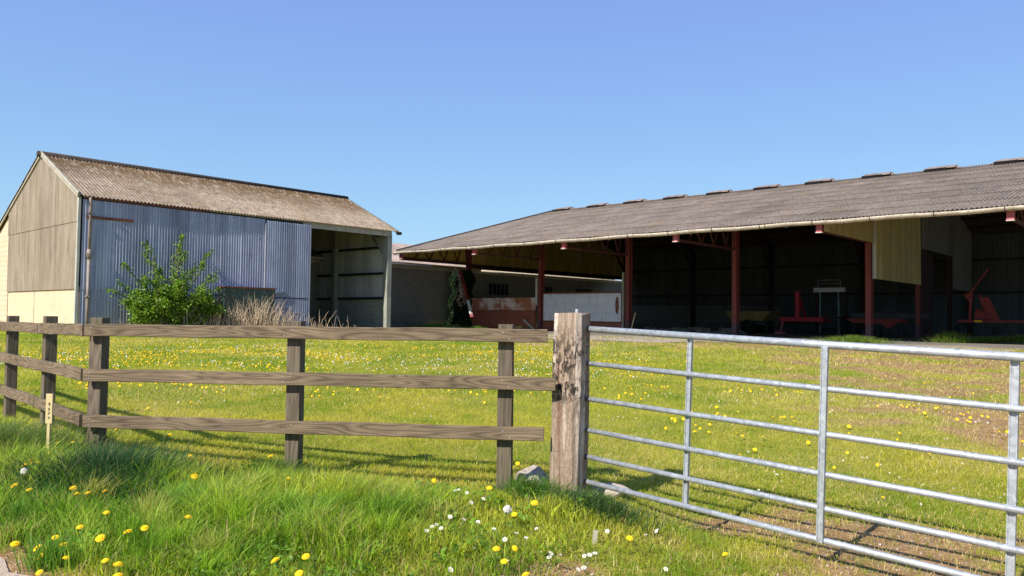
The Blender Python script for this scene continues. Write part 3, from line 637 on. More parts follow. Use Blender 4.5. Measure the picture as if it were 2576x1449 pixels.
# dead stalks in front of the wall
def stalks(name,label,cat,loc,rz_,n,w,dp,hmin,hmax,mat,r=.006,spread=.35,col=None,twigs=True):
    root=thing(name,label,cat,loc,rz_); m=MB()
    for k in range(n):
        x=rnd.gauss(0,w/2.6); y=rnd.uniform(-dp/2,dp/2); hh=rnd.uniform(hmin,hmax)*(1-.35*min(1,abs(x)/(w/2)))
        lx=rnd.gauss(0,spread)*hh; ly=rnd.gauss(0,spread*.5)*hh
        P=path([(x,y,0),(x+lx*.35,y+ly*.4,hh*.55),(x+lx,y+ly,hh)],6); m.tube([tuple(p) for p in P],[r,r*.9,r*.8,r*.7,r*.5,r*.3],4,cap=False)
        if twigs and rnd.random()<.6:
            b=P[3]; q=b+np.array([rnd.uniform(-.2,.2),rnd.uniform(-.1,.1),rnd.uniform(.05,.25)]); m.tube([tuple(b),tuple(q)],[r*.6,r*.3],3,cap=False)
    m.build('stalks',mat,root,norm=False); return root
stalks('dead_stalks','thicket of pale dead stalks right of the green bush','dead plant',(*local(A0[0],A0[1],6.6,-1.1),ZB),TH,620,4.1,.9,.5,1.85,M['vine'],.0085,.30)
stalks('dead_stalks','low dead twigs left of the green bush by the wall foot','dead plant',(*local(A0[0],A0[1],1.9,-1.1),ZB),TH,70,2.0,.6,.25,.75,M['vine'],.007,.7)
stalks('dead_stalks','few thin dead stems standing in the open bay','dead plant',(*local(A0[0],A0[1],11.6,-.6),ZB),TH,14,2.0,.5,.3,.75,M['vine'],.007,.4)
# dirty green sheet-sided tank behind the stalks
tk=thing('sheet_tank','flaking dark green metal tank behind the dead stalks','tank',(*local(A0[0],A0[1],5.35,-.95),ZB),TH)
m=MB(); m.box(0,2.35,0,.62,0,2.0); m.build('body',M['green_sheet'],tk,bevel=.015)
m=MB(); m.box(-.03,2.38,-.03,.65,1.98,2.04); m.build('rim',M['rust_edge'],tk)
m=MB(); m.box(-.42,-.08,.1,.5,0,1.45); m.build('side_plank',M['post'],tk)

# ivy on the last column, dried vine and the leaning pole
iv=thing('ivy','dark ivy mass climbing the last post beside the low shed','ivy',onob(-.1,4*SP+.3,-.05),TH)
n=15000; u_=rng.random(n); zt=u_*3.9; ang=rng.random(n)*2*math.pi; rad=(.60+.30*np.sin(zt*2.1+1)**2+.30*(1-u_))*(0.75+.35*rng.random(n))
P=np.stack([np.cos(ang)*rad*.7,np.sin(ang)*rad*.95+.25-.1*zt*.2,zt],1); nn=np.stack([np.cos(ang),np.sin(ang),ang*0+.3],1)
V,F,c=leaves(P,nn,.12,np.array([.014,.032,.010])*(.5+1.0*rng.random((n,1))),asp=.8); npmesh('foliage',V,F,M['leaf'],c,iv)
m=MB()
for k in range(9): m.tube([(rnd.uniform(-.2,.2),rnd.uniform(-.2,.4),0),(rnd.uniform(-.2,.2),rnd.uniform(-.2,.4),2),(rnd.uniform(-.2,.2),rnd.uniform(-.2,.3),3.8)],.03,5)
m.build('stem',M['bark'],iv)
pl=thing('leaning_pole','red and white painted pole leaning out from the ivy','pole',onob(-1.9,3.62*SP,0),TH)
A_=Vector((.3,1.5,3.75)); B_=Vector((0,0.15,1.0))
m=MB(); m.bar(A_,A_.lerp(B_,.7),.16,.07); m.build('red_section',M['mred_d'],pl)
m=MB(); m.bar(A_.lerp(B_,.7),B_,.17,.08); m.build('white_section',M['white_paint'],pl)
m=MB(); m.bar(B_,B_+(B_-A_).normalized()*.22,.17,.08); m.build('pink_tip',M['truss_end'],pl)
vn=thing('dry_vine','tangle of dry vine hanging from the leaning pole','vine',onob(-1.9,3.68*SP,0),TH); m=MB()
for k in range(34):
    st=A_.lerp(B_,rnd.uniform(-.1,.6)); pp=[st]
    for q in range(6): pp.append(pp[-1]+Vector((rnd.uniform(-.12,.12),rnd.uniform(-.28,.2),rnd.uniform(-.28,.12))))
    m.tube(pp,.011,4,cap=False)
m.build('stems',M['vine'],vn,norm=False)
# dangling scrap timber right of post
m=MB(); m.bar((0,0,0),(.12,-.25,1.15),.05,.05); o=m.build('loose_batten',M['stake'],None,onob(-.5,1.93*SP,.0)); o.rotation_euler=(0,0,TH); tag(o,'thin pale batten leaning by the foot of a red post','batten')

# ---------------------------------------------------------------- machinery in the open barn
def wheel(m,c,r,w,axis='x'):
    c=Vector(c); d=Vector((1,0,0)) if axis=='x' else Vector((0,1,0)); m.tube([c-d*w/2,c-d*w*.42,c+d*w*.42,c+d*w/2],[r*.9,r,r,r*.9],18)
# machines face along -v, so build with x = along the barn's length direction reversed
def mach(name,label,cat,t,s): return thing(name,label,cat,onob(t,s),TH-math.pi/2)   # x runs towards the right, y away
mc=mach('tine_cultivator','bright red cultivator with one tall mast and skids in the dark bay','farm machine',8.0,6.9)
m=MB(); m.box(-.55,1.9,-.1,.12,.75,1.0); m.box(-.55,1.9,1.0,1.2,.75,.98); m.box(0,.14,.12,1.0,.78,.95); m.box(1.5,1.64,.12,1.0,.78,.95); m.build('toolbar',M['mred'],mc,bevel=.01)
m=MB(); m.box(.35,.58,-.12,.1,1.0,2.45); m.bar((.46,.1,2.3),(.46,1.1,1.0),.1,.06); m.build('mast',M['mred'],mc)
m=MB(); m.bar((-.4,0,.75),(-.55,0,.1),.06,.1); m.box(-.85,-.25,-.15,.1,.02,.14); m.build('skid',M['truss_end'],mc)
for x in (-.3,.2,.7,1.2,1.7):
    m=MB(); m.tube([(x,1.1,.75),(x,1.5,.65),(x,1.55,.3),(x,1.25,.03)],.025,6); m.build('tine',M['mdark'],mc)
m=MB(); wheel(m,(2.9,.6,.55),.55,.3); w_=m.build('wheel',M['rubber'],mc,smooth=True)
m=MB(); wheel(m,(2.9,.6,.55),.22,.34); m.build('hub',M['mdark'],w_)
m=MB(); m.bar((1.6,.2,.8),(2.9,.6,1.05),.1,.1); m.build('drawbar',M['red_dark'],mc)
bl=mach('bale_stand','white crossbar frame on two thin legs behind the red cultivator','frame',10.5,5.6)
m=MB(); m.box(-.9,.9,-.06,.06,2.5,2.75); m.build('crossbar',M['white_paint'],bl)
for x in (-.55,.55):
    m=MB(); m.bar((x,0,.05),(x*.95,0,2.5),.07,.07); m.build('leg',M['teal_paint'],bl)
m=MB(); m.tube([(-.65,0,2.75),(-.65,0,3.2),(.65,0,3.2),(.65,0,2.75)],.025,6); m.tube([(-.65,0,3.0),(.65,0,3.0)],.02,6); m.build('top_hoop',M['teal_paint'],bl)
m=MB(); m.box(-.85,-.72,.1,.25,0,2.4);m.box(.78,.92,.1,.25,0,2.4); m.box(-.85,.92,.1,.25,.2,.4); m.build('back_frame',M['red_dark'],bl)
tr=mach('tipping_trailer','dull yellow hopper trailer with mesh sides behind a red post','trailer',9.5,10.4)
m=MB(); m.prism([(-1.35,1.35),(1.75,1.35),(1.15,.75),(-.85,.75)],1,0,1.6); m.build('hopper',M['myellow'],tr,bevel=.02)
for x0,x1,y in ((-1.35,1.75,0.02),(-1.35,1.75,1.58)):
    m=MB()
    for k in range(15): xx=x0+(x1-x0)*k/14; m.box(xx-.015,xx+.015,y-.015,y+.015,1.35,2.15)
    m.box(x0,x1,y-.025,y+.025,2.12,2.2); m.build('mesh_side',M['mdark'],tr)
m=MB(); m.box(-1.0,1.3,.2,1.4,.5,.72); m.build('chassis',M['mdark'],tr)
for y in (.1,1.5):
    m=MB(); m.tube([(.2,y-.12,.42),(.2,y+.12,.42)],.42,18); m.build('wheel',M['rubber'],tr,smooth=True)
m=MB(); m.bar((-1.0,.8,.6),(-2.4,.8,.5),.1,.1); m.build('drawbar',M['mdark'],tr)
m2=mach('disc_harrow','low orange red harrow frame half hidden by the nearest red post','farm machine',6.5,1.8)
m=MB(); m.prism([(-1.5,.95),(1.4,.95),(1.1,.75),(.6,.45),(.3,.72),(-1.1,.72)],1,0,.14); m.box(-1.3,1.3,1.0,1.14,.75,.9); m.box(-.6,-.46,.14,1.0,.78,.9);m.box(.5,.64,.14,1.0,.78,.9); m.build('frame',M['mred_d'],m2)
for x in (-1.1,-.7,-.3,.1,.9):
    m=MB(); m.tube([(x,.5,.3),(x+.03,.5,.3)],.3,16); m.build('disc',M['mdark'],m2)
m=MB(); m.box(-1.4,2.3,.6,.9,.98,1.25); m.build('top_board',M['mdark'],m2)
m3=mach('seed_drill','worn red machine with a slanted arm at the right edge','farm machine',4.0,-3.0)
m=MB(); m.bar((.0,0,.9),(.08,0,2.2),.07,.09); m.bar((.08,0,2.2),(.75,0,3.2),.05,.06); m.bar((.5,.9,.9),(.2,.9,2.1),.07,.08); m.build('arm',M['mred_d'],m3)
m=MB(); m.prism([(-.25,2.05),(.12,2.2),(.12,1.8),(.0,1.75)],1,-.04,.04); m.build('bracket',M['mred_d'],m3)
m=MB(); m.prism([(.35,1.95),(.72,1.95),(1.15,.95),(.75,.95)],1,.1,.2); m.prism([(.2,1.45),(.5,1.3),(.8,.98),(.1,.98)],1,.25,.9); m.build('hopper',M['mred_d'],m3)
m=MB(); m.box(-.45,2.3,-.1,.1,.82,.94); m.box(-.45,2.3,.9,1.02,.82,.92); m.box(0,.1,.1,.9,.84,.92); m.box(1.9,2.0,.1,.9,.84,.92); m.build('toolbar',M['mred_d'],m3)
for x in (-.3,.1,.5,.9,1.3,1.7,2.1):
    m=MB(); m.tube([(x,.3,.85),(x,.6,.7),(x,.55,.3),(x,.35,.05)],.022,6); m.build('tine',M['mdark'],m3)
m=MB(); m.box(.2,.5,-.115,-.102,.84,.92); m.build('reflector',M['petal'],m3)
for x in (-.6,.9):
    m=MB(); wheel(m,(x,.5,.32),.32,.16); m.build('wheel',M['rubber'],m3,smooth=True)
# low heap of broken blocks along the slab edge
V=[];F=[]
m=MB()
for k in range(120):
    s=rnd.uniform(SP*1.05,SP*1.95); t=rnd.uniform(.6,2.4); sz=rnd.uniform(.08,.28)
    Mx=Matrix.Translation((t,s,.05+rnd.uniform(0,.25)))@Matrix.Rotation(rnd.uniform(0,6),4,'Z')@Matrix.Rotation(rnd.uniform(-.5,.5),4,'X')
    m.box(-sz,sz,-sz*.5,sz*.5,-sz*.4,sz*.4,Mx)
o=m.build('rubble_heap',M['dark_block'],None,(C0[0],C0[1],ZO),rot=(0,0,TH)); tag(o,'low heap of broken blocks inside the dark bay','rubble',kind='stuff')
# ---------------------------------------------------------------- paddock fence
fn=thing('paddock_fence','weathered three rail timber fence crossing the front of the field','fence',(-3.4,6.3,.15))
def rail(a,b,h=.098,w=.038,name='rail',nails=()):
    a=Vector(a);b=Vector(b); d=b-a; L=d.length; m=MB(); nseg=14
    prof=[]
    # slightly wavy plank
    n0=0
    for k in range(nseg+1):
        x=L*k/nseg; wz=.0025*math.sin(k*1.3+a.z*40); hh=h/2
        ring=[(x,-w/2,-hh+.004+wz),(x,-w/2+.004,-hh+wz),(x,w/2-.004,-hh+wz),(x,w/2,-hh+.004+wz),(x,w/2,hh-.004+wz),(x,w/2-.004,hh+wz),(x,-w/2+.004,hh+wz),(x,-w/2,hh-.004+wz)]
        m.v+=[Vector(p) for p in ring]
    for k in range(nseg):
        for q in range(8):
            i_=k*8+q; j_=k*8+(q+1)%8; m.f.append((i_,j_,j_+8,i_+8)); m.mi.append(0)
    m.f.append(tuple(range(7,-1,-1))); m.mi.append(0); m.f.append(tuple(nseg*8+q for q in range(8))); m.mi.append(0)
    o=m.build(name,M['rail'],None); o.rotation_euler=d.to_track_quat('X','Z').to_euler(); o.location=a
    o.parent=fn; o.matrix_parent_inverse=Matrix.Translation(fn.location).inverted()
    if nails:
        m=MB()
        for (x,z) in nails: m.tube([(x,-w/2-.001,z),(x,-w/2-.004,z)],.0045,8)
        nn=m.build('nail_heads',M['bolt'],o)
    return o
def post(x,y,ztop,w=.11,dd=.1,rz_=0):
    z0=float(gz(x,y))-.2; m=MB(); m.box(-w/2,w/2,-dd/2,dd/2,0,ztop-z0); o=m.build('post',M['post'],None,bevel=.005)
    o.location=(x,y,z0); o.rotation_euler=(0,0,rz_); o.parent=fn; o.matrix_parent_inverse=Matrix.Translation(fn.location).inverted()
aR=-.135
nl=lambda: [(.06,.02),(.055,-.025),(1.74,.022),(1.68,-.02),(3.38,.02),(3.43,-.025)]
rail((-3.41,6.22,1.10),(.266,5.73,1.113),nails=nl())
rail((-3.41,6.22,.742),(.329,5.71,.76),nails=nl())
rail((-3.40,6.22,.376),(.248,5.73,.388),nails=nl())
post(-3.35,6.32,1.20,rz_=aR); post(-1.685,6.09,1.195,rz_=aR); post(-.038,5.87,1.192,rz_=aR)
dL=Vector((-2.19,2.27,0)).normalized(); aL=math.atan2(dL.y,dL.x)+math.pi
P0=Vector((-3.43,6.24,0)); P1=P0+dL*1.40; P2=P0+dL*3.15; P3=P0+dL*6
def zr(p,z): return (p.x,p.y,z)
rail(zr(P1,1.085),zr(P0,1.10),nails=[(.05,.02),(1.35,-.02)]); rail(zr(P3,1.07),zr(P1+dL*.012,1.085))
rail(zr(P3,.75),zr(P0,.742),nails=[(4.6,.02)]); rail(zr(P1+dL*.05,.40),zr(P0,.376),nails=[(.05,.02)]); rail(zr(P3,.40),zr(P1+dL*.062,.40))
off=Vector((dL.y,-dL.x,0))*.09
if off.y<0: off=-off
for k,dist in enumerate((1.42,2.95,4.5,6.0)):
    p=P0+dL*dist+off; post(p.x,p.y,1.20-.01*k,rz_=aL)
# ---------------------------------------------------------------- gate post
gp=thing('gate_post','thick bleached timber gatepost pitted black between fence and metal gate','gate post',(.437,5.86,0))
m=MB(); nz=26; prof=[(-.095,-.105),(.07,-.105),(.105,-.07),(.105,.105),(-.105,.105),(-.105,-.08)]
for k in range(nz+1):
    z=-.25+1.53*k/nz; tp=1.07-.05*k/nz
    for q,p in enumerate(prof): m.v.append(Vector((p[0]*tp+.004*math.sin(z*5+q*2),p[1]*tp+.004*math.cos(z*4+q),z+(.012*math.sin(q*2.3) if k==nz else 0))))
for k in range(nz):
    for q in range(6):
        i_=k*6+q;j_=k*6+(q+1)%6; m.f.append((i_,j_,j_+6,i_+6)); m.mi.append(0)
m.f.append(tuple(nz*6+q for q in range(6))); m.mi.append(0)
o=m.build('timber',M['gatepost'],gp,rot=(0,R(1.0),R(-27)))
m=MB(); m.tube([(.06,.05,1.26),(.06,.05,1.315)],.013,8); m.build('bolt_head',M['bolt'],gp)
# ---------------------------------------------------------------- field gate
gx,gy=.469,5.964
fg=thing('field_gate','galvanised six bar tubular metal field gate hung from the timber gatepost','gate',(gx,gy,.028),rot=(0,R(1.67),math.atan2(-.713,.701)))
GL=3.77
for k,(z,r) in enumerate(((1.141,.0232),(.883,.018),(.618,.018),(.384,.018),(.186,.018),(0,.019))):
    m=MB(); m.tube([(0,0,z),(GL/2,0,z-.003),(GL,0,z)],r,16); m.build('top_rail' if k==0 else 'rail',M['galv'],fg,smooth=True)
for x,y,w in ((1.0,.024,.034),(1.942,-.026,.038),(2.885,.026,.04)):
    m=MB(); m.box(x-w/2,x+w/2,y-.004,y+.004,-.012,1.13); m.box(x-w/2,x-w/2+.006,y-.012,y+.012,-.01,1.125); m.box(x+w/2-.006,x+w/2,y-.012,y+.012,-.01,1.125); m.build('upright',M['galv'],fg)
m=MB(); m.tube([(-.0,0,-.03),(-.0,0,1.12)],.021,14); m.build('hanging_stile',M['galv'],fg,smooth=True)
m=MB(); m.tube([(GL,0,-.03),(GL,0,1.12)],.021,14); m.build('slam_stile',M['galv'],fg,smooth=True)

# ---------------------------------------------------------------- small things by the fence
def stone(label,x,y,sx,sy,sz,rot,seed):
    r2=np.random.default_rng(seed); bm=bmesh.new(); bmesh.ops.create_icosphere(bm,subdivisions=4,radius=1)
    for v in bm.verts:
        c=v.co; q=1.0
        for a in range(7):
            nrm=Vector(np.random.default_rng(seed*10+a).normal(size=3)).normalized(); dd=c.dot(nrm)
            if dd>.62: c-=nrm*(dd-.62)*.9
        v.co=Vector((c.x*sx,c.y*sy,c.z*sz))*(1+.05*math.sin(c.x*9+seed)*math.cos(c.y*8))
    me=bpy.data.meshes.new('stone'); bm.to_mesh(me); bm.free(); me.materials.append(M['stone'])
    for p in me.polygons:p.use_smooth=True
    o=bpy.data.objects.new('stone',me); C.objects.link(o); o.location=(x,y,float(gz(x,y))+sz*.35); o.rotation_euler=(0,0,rot); tag(o,label,'stone')
stone('pale flat stone behind the gatepost on the fence side',.16,6.3,.15,.12,.10,.2,3)
stone('small mossy stone tilted against the foot of the gatepost',.2,5.92,.09,.1,.10,.9,5)
stone('dark grey stone on the field side of the gate by the post',.80,6.15,.2,.12,.07,.1,8)
st=thing('marker_stake','slim pale wooden stake with a marked flat head by the fence corner','stake',(-3.36,5.68,.16))
m=MB(); m.box(-.024,.024,-.007,.007,.27,.485); m.build('head_plate',M['stake'],st,bevel=.002)
m=MB(); m.box(-.01,.01,-.007,.007,-.1,.27); m.build('shaft',M['stake'],st)
m=MB()
for z,pts in ((.41,[(-.007,0),(.006,.012),(.004,-.014)]),(.375,[(-.008,.008),(.006,.004),(-.004,-.012)]),(.345,[(-.006,-.01),(.007,.01)]),(.315,[(-.007,.006),(.007,.0),(-.004,-.01)])):
    for a,b in zip(pts[:-1],pts[1:]): m.bar((a[0],-.0085,z+a[1]),(b[0],-.0085,z+b[1]),.003,.004)
m.build('marks',M['ink'],st)
m=MB(); m.box(-.012,.012,-.008,.008,-.02,.08,Matrix.Rotation(.12,4,'Y')); o=m.build('peg',M['fascia'],None,(.47,4.32,.0),bevel=.0); tag(o,'short white peg in the grass below the gate','peg')

# ---------------------------------------------------------------- grass
def blades(x,y,h,w,col,lean=.45,seg2=True,z0=None,dirx=None):
    n=len(x); z=gz(x,y) if z0 is None else z0; a=rng.random(n)*2*np.pi; ca,sa=np.cos(a),np.sin(a)
    b=rng.random(n)*2*np.pi; L=h*np.abs(rng.normal(lean,lean*.6,n)); lx=np.cos(b)*L+(0 if dirx is None else dirx[0]*h); ly=np.sin(b)*L+(0 if dirx is None else dirx[1]*h)
    P=np.stack([x,y,z-.004],1); W_=np.stack([ca*w,sa*w,0*w],1)/2
    up=np.stack([lx*.3,ly*.3,h*.62],1); tp=np.stack([lx,ly,h*.97],1)
    dark=.62
    if seg2:
        V=np.stack([P-W_,P+W_,P+up-W_*.75,P+up+W_*.75,P+tp],1).reshape(-1,3)
        i=np.arange(n)*5; F=np.concatenate([np.stack([i,i+1,i+3],1),np.stack([i,i+3,i+2],1),np.stack([i+2,i+3,i+4],1)])
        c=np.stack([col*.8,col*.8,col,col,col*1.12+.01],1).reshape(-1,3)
    else:
        V=np.stack([P-W_,P+W_,P+tp],1).reshape(-1,3); i=np.arange(n)*3; F=np.stack([i,i+1,i+2],1); c=np.repeat(col,3,0)
    return V,F,c
def gcolor(x,y,green,yel,dry,pd,seed=31):
    n=len(x); k=fbm(x,y,.8,seed)[:,None]; k2=fbm(x,y,3.5,seed+5)[:,None]; r=rng.random((n,1))
    t=np.clip((k-.5)*2.2+.5+(k2-.5)*1.2+(r-.5)*.5,0,1); c=np.array(green)*(1-t)+np.array(yel)*t
    dm=(rng.random(n)<pd)[:,None]; c=np.where(dm,np.array(dry)*(.8+.4*r),c); return c*(.75+.5*rng.random((n,1)))
def wedge(n,y0,y1,pw=1.,margin=1.0):
    # sample uniformly over the strip y0..y1 seen from the lane, wider than the view
    u=rng.random(n); y=(y0**(2)+u*(y1**2-y0**2))**.5; x=(rng.random(n)*2-1)*(.74*y+margin); return x,y
def join(L):
    V=[];F=[];c=[];o=0
    for v,f,k in L: V.append(v);F.append(f+o);c.append(k);o+=len(v)
    return np.concatenate(V),np.concatenate(F),np.concatenate(c)
GREEN=(.19,.285,.014); YEL=(.50,.44,.05); DRY=(.62,.48,.22)
# mown field: finer near, coarser far
L=[]
for (y0,y1,n,hh,ww,s2) in ((3.2,7,150000,.035,.0045,True),(7,11,130000,.04,.006,False),(11,18,170000,.045,.010,False),(18,29,150000,.055,.018,False),(29,46,70000,.07,.03,False)):
    x,y=wedge(n,y0,y1); b=bare(x,y); keep=(rng.random(n)>b*.86)&(roadside(x,y)>.02+.1*rng.random(n))
    # keep the barns' and apron's footprints clear
    tl=(x-C0[0])*math.cos(TH)+(y-C0[1])*math.sin(TH); sl_=-(x-C0[0])*math.sin(TH)+(y-C0[1])*math.cos(TH); keep&=~((tl>-4.6)&(sl_<S1+.5))
    on_ap=(tl>-10.9)&(tl<-4.6)&(sl_<S1-1)&(sl_>S1-1-8*3.4); keep&=~(on_ap&(fbm(x,y,.9,77)<.54))
    ta=(x-A0[0])*math.cos(TH)+(y-A0[1])*math.sin(TH); sa_=-(x-A0[0])*math.sin(TH)+(y-A0[1])*math.cos(TH); keep&=~((ta>-.05)&(ta<LL+.1)&(sa_>-.3)&(sa_<12))&~((ta>-.05)&(sa_>12))
    keep&=~((sl_>S1+1.5)&(tl>-14))
    x=x[keep];y=y[keep];b=b[keep]
    pd=np.clip(.10+.65*b+.25*ss(fbm(x,y,.5,41),.5,.7),0,.9)
    h=hh*(.6+.8*rng.random(len(x)))*(.7+.8*fbm(x,y,1.2,51)); col=gcolor(x,y,GREEN,YEL,DRY,pd)
    dg=(ss(fbm(x,y,.35,61),.5,.62)*(1-b))[:,None]*.35; col=col*(1-dg)+col*np.array([.62,.9,.6])*dg
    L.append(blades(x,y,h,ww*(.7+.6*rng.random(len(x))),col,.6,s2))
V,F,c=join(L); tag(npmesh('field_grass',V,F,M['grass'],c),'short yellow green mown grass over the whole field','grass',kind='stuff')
# long verge grass
n=330000; x,y=wedge(n,3.0,8.5,margin=.3); v=vergef(x,y); k_=(rng.random(n)<v)&(y<fence_y(x)+.15); x=x[k_];y=y[k_];v=v[k_]
cl=fbm(x,y,2.6,71); tall=ss(cl,.35,.7)*(1-.6*ss(y,3.9,3.3))*(1-.55*ss(x,-1.2,.3)); h=(.055+.19*tall)*(.45+.8*rng.random(len(x)))*(.45+.55*v)
far=fence_y(x)-y; h*=.30+.70*ss(far,.0,1.0); h*=1-.55*ss(x,.35,.7)*ss(y,4.5,4.9); h*=.7+.3*ss(roadside(x,y),.2,.9)
yl=(.42,.44,.04); col=gcolor(x,y,(.13,.27,.014),yl,(.34,.27,.11),.12+.12*ss(y,4.3,3.4),91)
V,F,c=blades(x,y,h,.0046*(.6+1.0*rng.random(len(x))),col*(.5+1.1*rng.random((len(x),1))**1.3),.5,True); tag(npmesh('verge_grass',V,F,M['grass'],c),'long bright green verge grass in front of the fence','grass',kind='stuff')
L=[]
cx,cy=wedge(1500,3.3,6.2,margin=.1); cv=vergef(cx,cy); k_=(rng.random(1500)<cv*ss(fbm(cx,cy,1.5,171),.38,.62)); cx=cx[k_][:230];cy=cy[k_][:230]
for a,b in zip(cx,cy):
    n=rnd.randint(90,240); rad=rnd.uniform(.07,.2); rr=np.abs(rng.normal(0,rad/1.6,n)); an=rng.random(n)*2*np.pi; px=a+rr*np.cos(an); py=b+rr*np.sin(an)
    hh=rnd.uniform(.10,.27)*(1-.5*float(ss(np.array(a),-.8,.5)))*(1-.45*float(ss(np.array(b),3.9,3.4)))*(.35+.65*float(ss(fence_y(np.array(a))-b,.1,.9)))*(.5+.6*rng.random(n)); cc=np.array(rnd.choice([(.15,.27,.02),(.26,.38,.03),(.34,.42,.06),(.12,.25,.03),(.40,.38,.10)]))*(.55+.9*rng.random((n,1)))
    L.append(blades(px,py,hh,.0050*(.6+.8*rng.random(n)),cc,.35,True,None,(np.cos(an)*np.clip(rr/rad,0,1)*.6+.12,np.sin(an)*np.clip(rr/rad,0,1)*.6)))
V,F,c=join(L); tag(npmesh('verge_clumps',V,F,M['grass'],c),'coarse tufted clumps standing in the verge grass','grass',kind='stuff')
# broadleaf ground weeds between the verge grass
n=1500; cx,cy=wedge(n,3.1,6.2,margin=.2); k_=(rng.random(n)<vergef(cx,cy)*ss(fbm(cx,cy,1.8,101),.42,.6)); cx=cx[k_];cy=cy[k_]
P=np.repeat(np.stack([cx,cy,gz(cx,cy)+.03],1),14,0); P[:,:2]+=rng.normal(size=(len(P),2))*.035; P[:,2]+=rng.random(len(P))*.07
V,F,c=leaves(P,np.tile([0,-.2,1.2],(len(P),1)),.032,np.array([.13,.24,.02])*(.4+1.0*rng.random((len(P),1))),asp=.45)
tag(npmesh('verge_weeds',V,F,M['leaf'],c),'small leafy weeds among the verge grass','weeds',kind='stuff')
# fallen dry litter and stones on the trodden ground
n=15000; x,y=wedge(n,3.3,24); b=bare(x,y); k_=(rng.random(n)<b); x=x[k_];y=y[k_]
P=np.stack([x,y,gz(x,y)+.006],1); sz=.012+.0022*y; V,F,c=leaves(P,np.tile([0,0,3.],(len(P),1)),sz,np.array([.42,.24,.10])*(.3+1.1*rng.random((len(P),1))),asp=.35)
tag(npmesh('dry_litter',V,F,M['dry'],c),'brown litter and dead leaves on the trodden soil','litter',kind='stuff')
n=6000; x,y=wedge(n,3.3,7.5); b=bare(x,y); k_=(rng.random(n)<b*.9); x=x[k_];y=y[k_]; nn=len(x)
s_=.004+.010*rng.random(nn)**2; oc=np.array([[1,0,0],[0,1,0],[-1,0,0],[0,-1,0],[0,0,.7],[0,0,-.5]]); V=(np.stack([x,y,gz(x,y)+.004],1)[:,None,:]+oc[None]*s_[:,None,None]*(.7+.6*rng.random((nn,6,1)))).reshape(-1,3)
fi=np.array([[0,1,4],[1,2,4],[2,3,4],[3,0,4],[1,0,5],[2,1,5],[3,2,5],[0,3,5]]); F=(np.arange(nn)[:,None,None]*6+fi[None]).reshape(-1,3); c=np.repeat(np.array([.42,.34,.27])*(.4+1.0*rng.random((nn,1))),6,0)
tag(npmesh('gravel',V,F,M['dry'],c),'loose pebbles scattered on the soil below the gate','gravel',kind='stuff')

def tuft(label,x,y,n,rad,h,w,col,lean=.6,z0=None,cat='grass tuft',sy=1.):
    r=np.abs(rng.normal(0,rad/2,n)); a=rng.random(n)*2*np.pi; px=x+r*np.cos(a); py=y+r*np.sin(a)*sy
    out=np.stack([np.cos(a),np.sin(a)],1)*np.clip(r/rad,0,1)[:,None]*.7
    hh=h*(.45+.6*rng.random(n))*(1-.35*np.clip(r/rad,0,1)); c=np.array(col)*(.6+.8*rng.random((n,1)))
    dm=rng.random(n)<.07; c[dm]=np.array([.34,.28,.13])
    V,F,c=blades(px,py,hh,w*(.7+.6*rng.random(n)),c,lean,True,None if z0 is None else np.full(n,z0),(out[:,0],out[:,1]))
    o=npmesh('grass_tuft',V-np.array([x,y,0]),F,M['grass'],c); o.location=(x,y,0); tag(o,label,cat)
tuft('large dark blue green grass tussock below the fence corner',-2.72,5.25,4600,.7,.32,.0065,(.03,.085,.03))
tuft('pale tall grass clump at the left edge in front of the fence',-3.85,5.75,4200,.95,.33,.005,(.105,.155,.04))
tuft('grey green grass clump at the foot of the gatepost by the gate',.55,5.15,2200,.5,.15,.006,(.06,.115,.03))
tuft('thin long grass clump against the foot of the middle fence post',-1.75,5.85,900,.45,.2,.004,(.09,.16,.02))
tuft('bright grass clump between the fence end and the gatepost foot',.15,5.6,1200,.4,.2,.005,(.08,.17,.02))
for lb,px,py,n,rad,h in (('wide bright grass clump in front of the nearest red post',13.0,29.6,1500,1.7,.42),('spiky blue green grass clump in front of the tall doorway',17.7,31.2,900,.9,.62),('bright grass clump at the right edge before the barn',21.8,32.9,2200,2.6,.50),('small sunlit grass clump between doorway clump and right edge',19.5,31.9,700,.9,.4)):
    tuft(lb,px,py,n,rad,h,.022,(.13,.21,.025),.5,sy=.6)
tuft('sunlit grass clump in front of the low block shed',-4.4,45.5,1500,1.6,.55,.028,(.12,.24,.03),.5)
tuft('small grass clump near the rusted panel',-2.0,45.0,500,.7,.4,.025,(.12,.24,.03),.5)
tuft('thin grass strip in front of the rusted panel',-.2,44.2,500,1.2,.28,.022,(.12,.2,.03),.5)
x,y=local(A0[0],A0[1],4.6,-2.6)
m=MB()
for k in range(90):
    tt=rnd.uniform(-3.2,3.4); xx,yy=local(A0[0],A0[1],4.6+tt,-2.4+rnd.uniform(-.25,.25)); sz=rnd.uniform(.05,.16)
    Mx=Matrix.Translation((xx,yy,float(gz(xx,yy))+.02))@Matrix.Rotation(rnd.uniform(0,6),4,'Z')@Matrix.Rotation(rnd.uniform(-.5,.5),4,'X'); m.box(-sz*1.5,sz*1.5,-sz,sz,-sz*.5,sz*.5,Mx)
tag(m.build('spoil_strip',plain('red_brown_spoil',(.26,.115,.06),.35,.95),None),'strip of red brown spoil in front of the bush','spoil',kind='stuff')

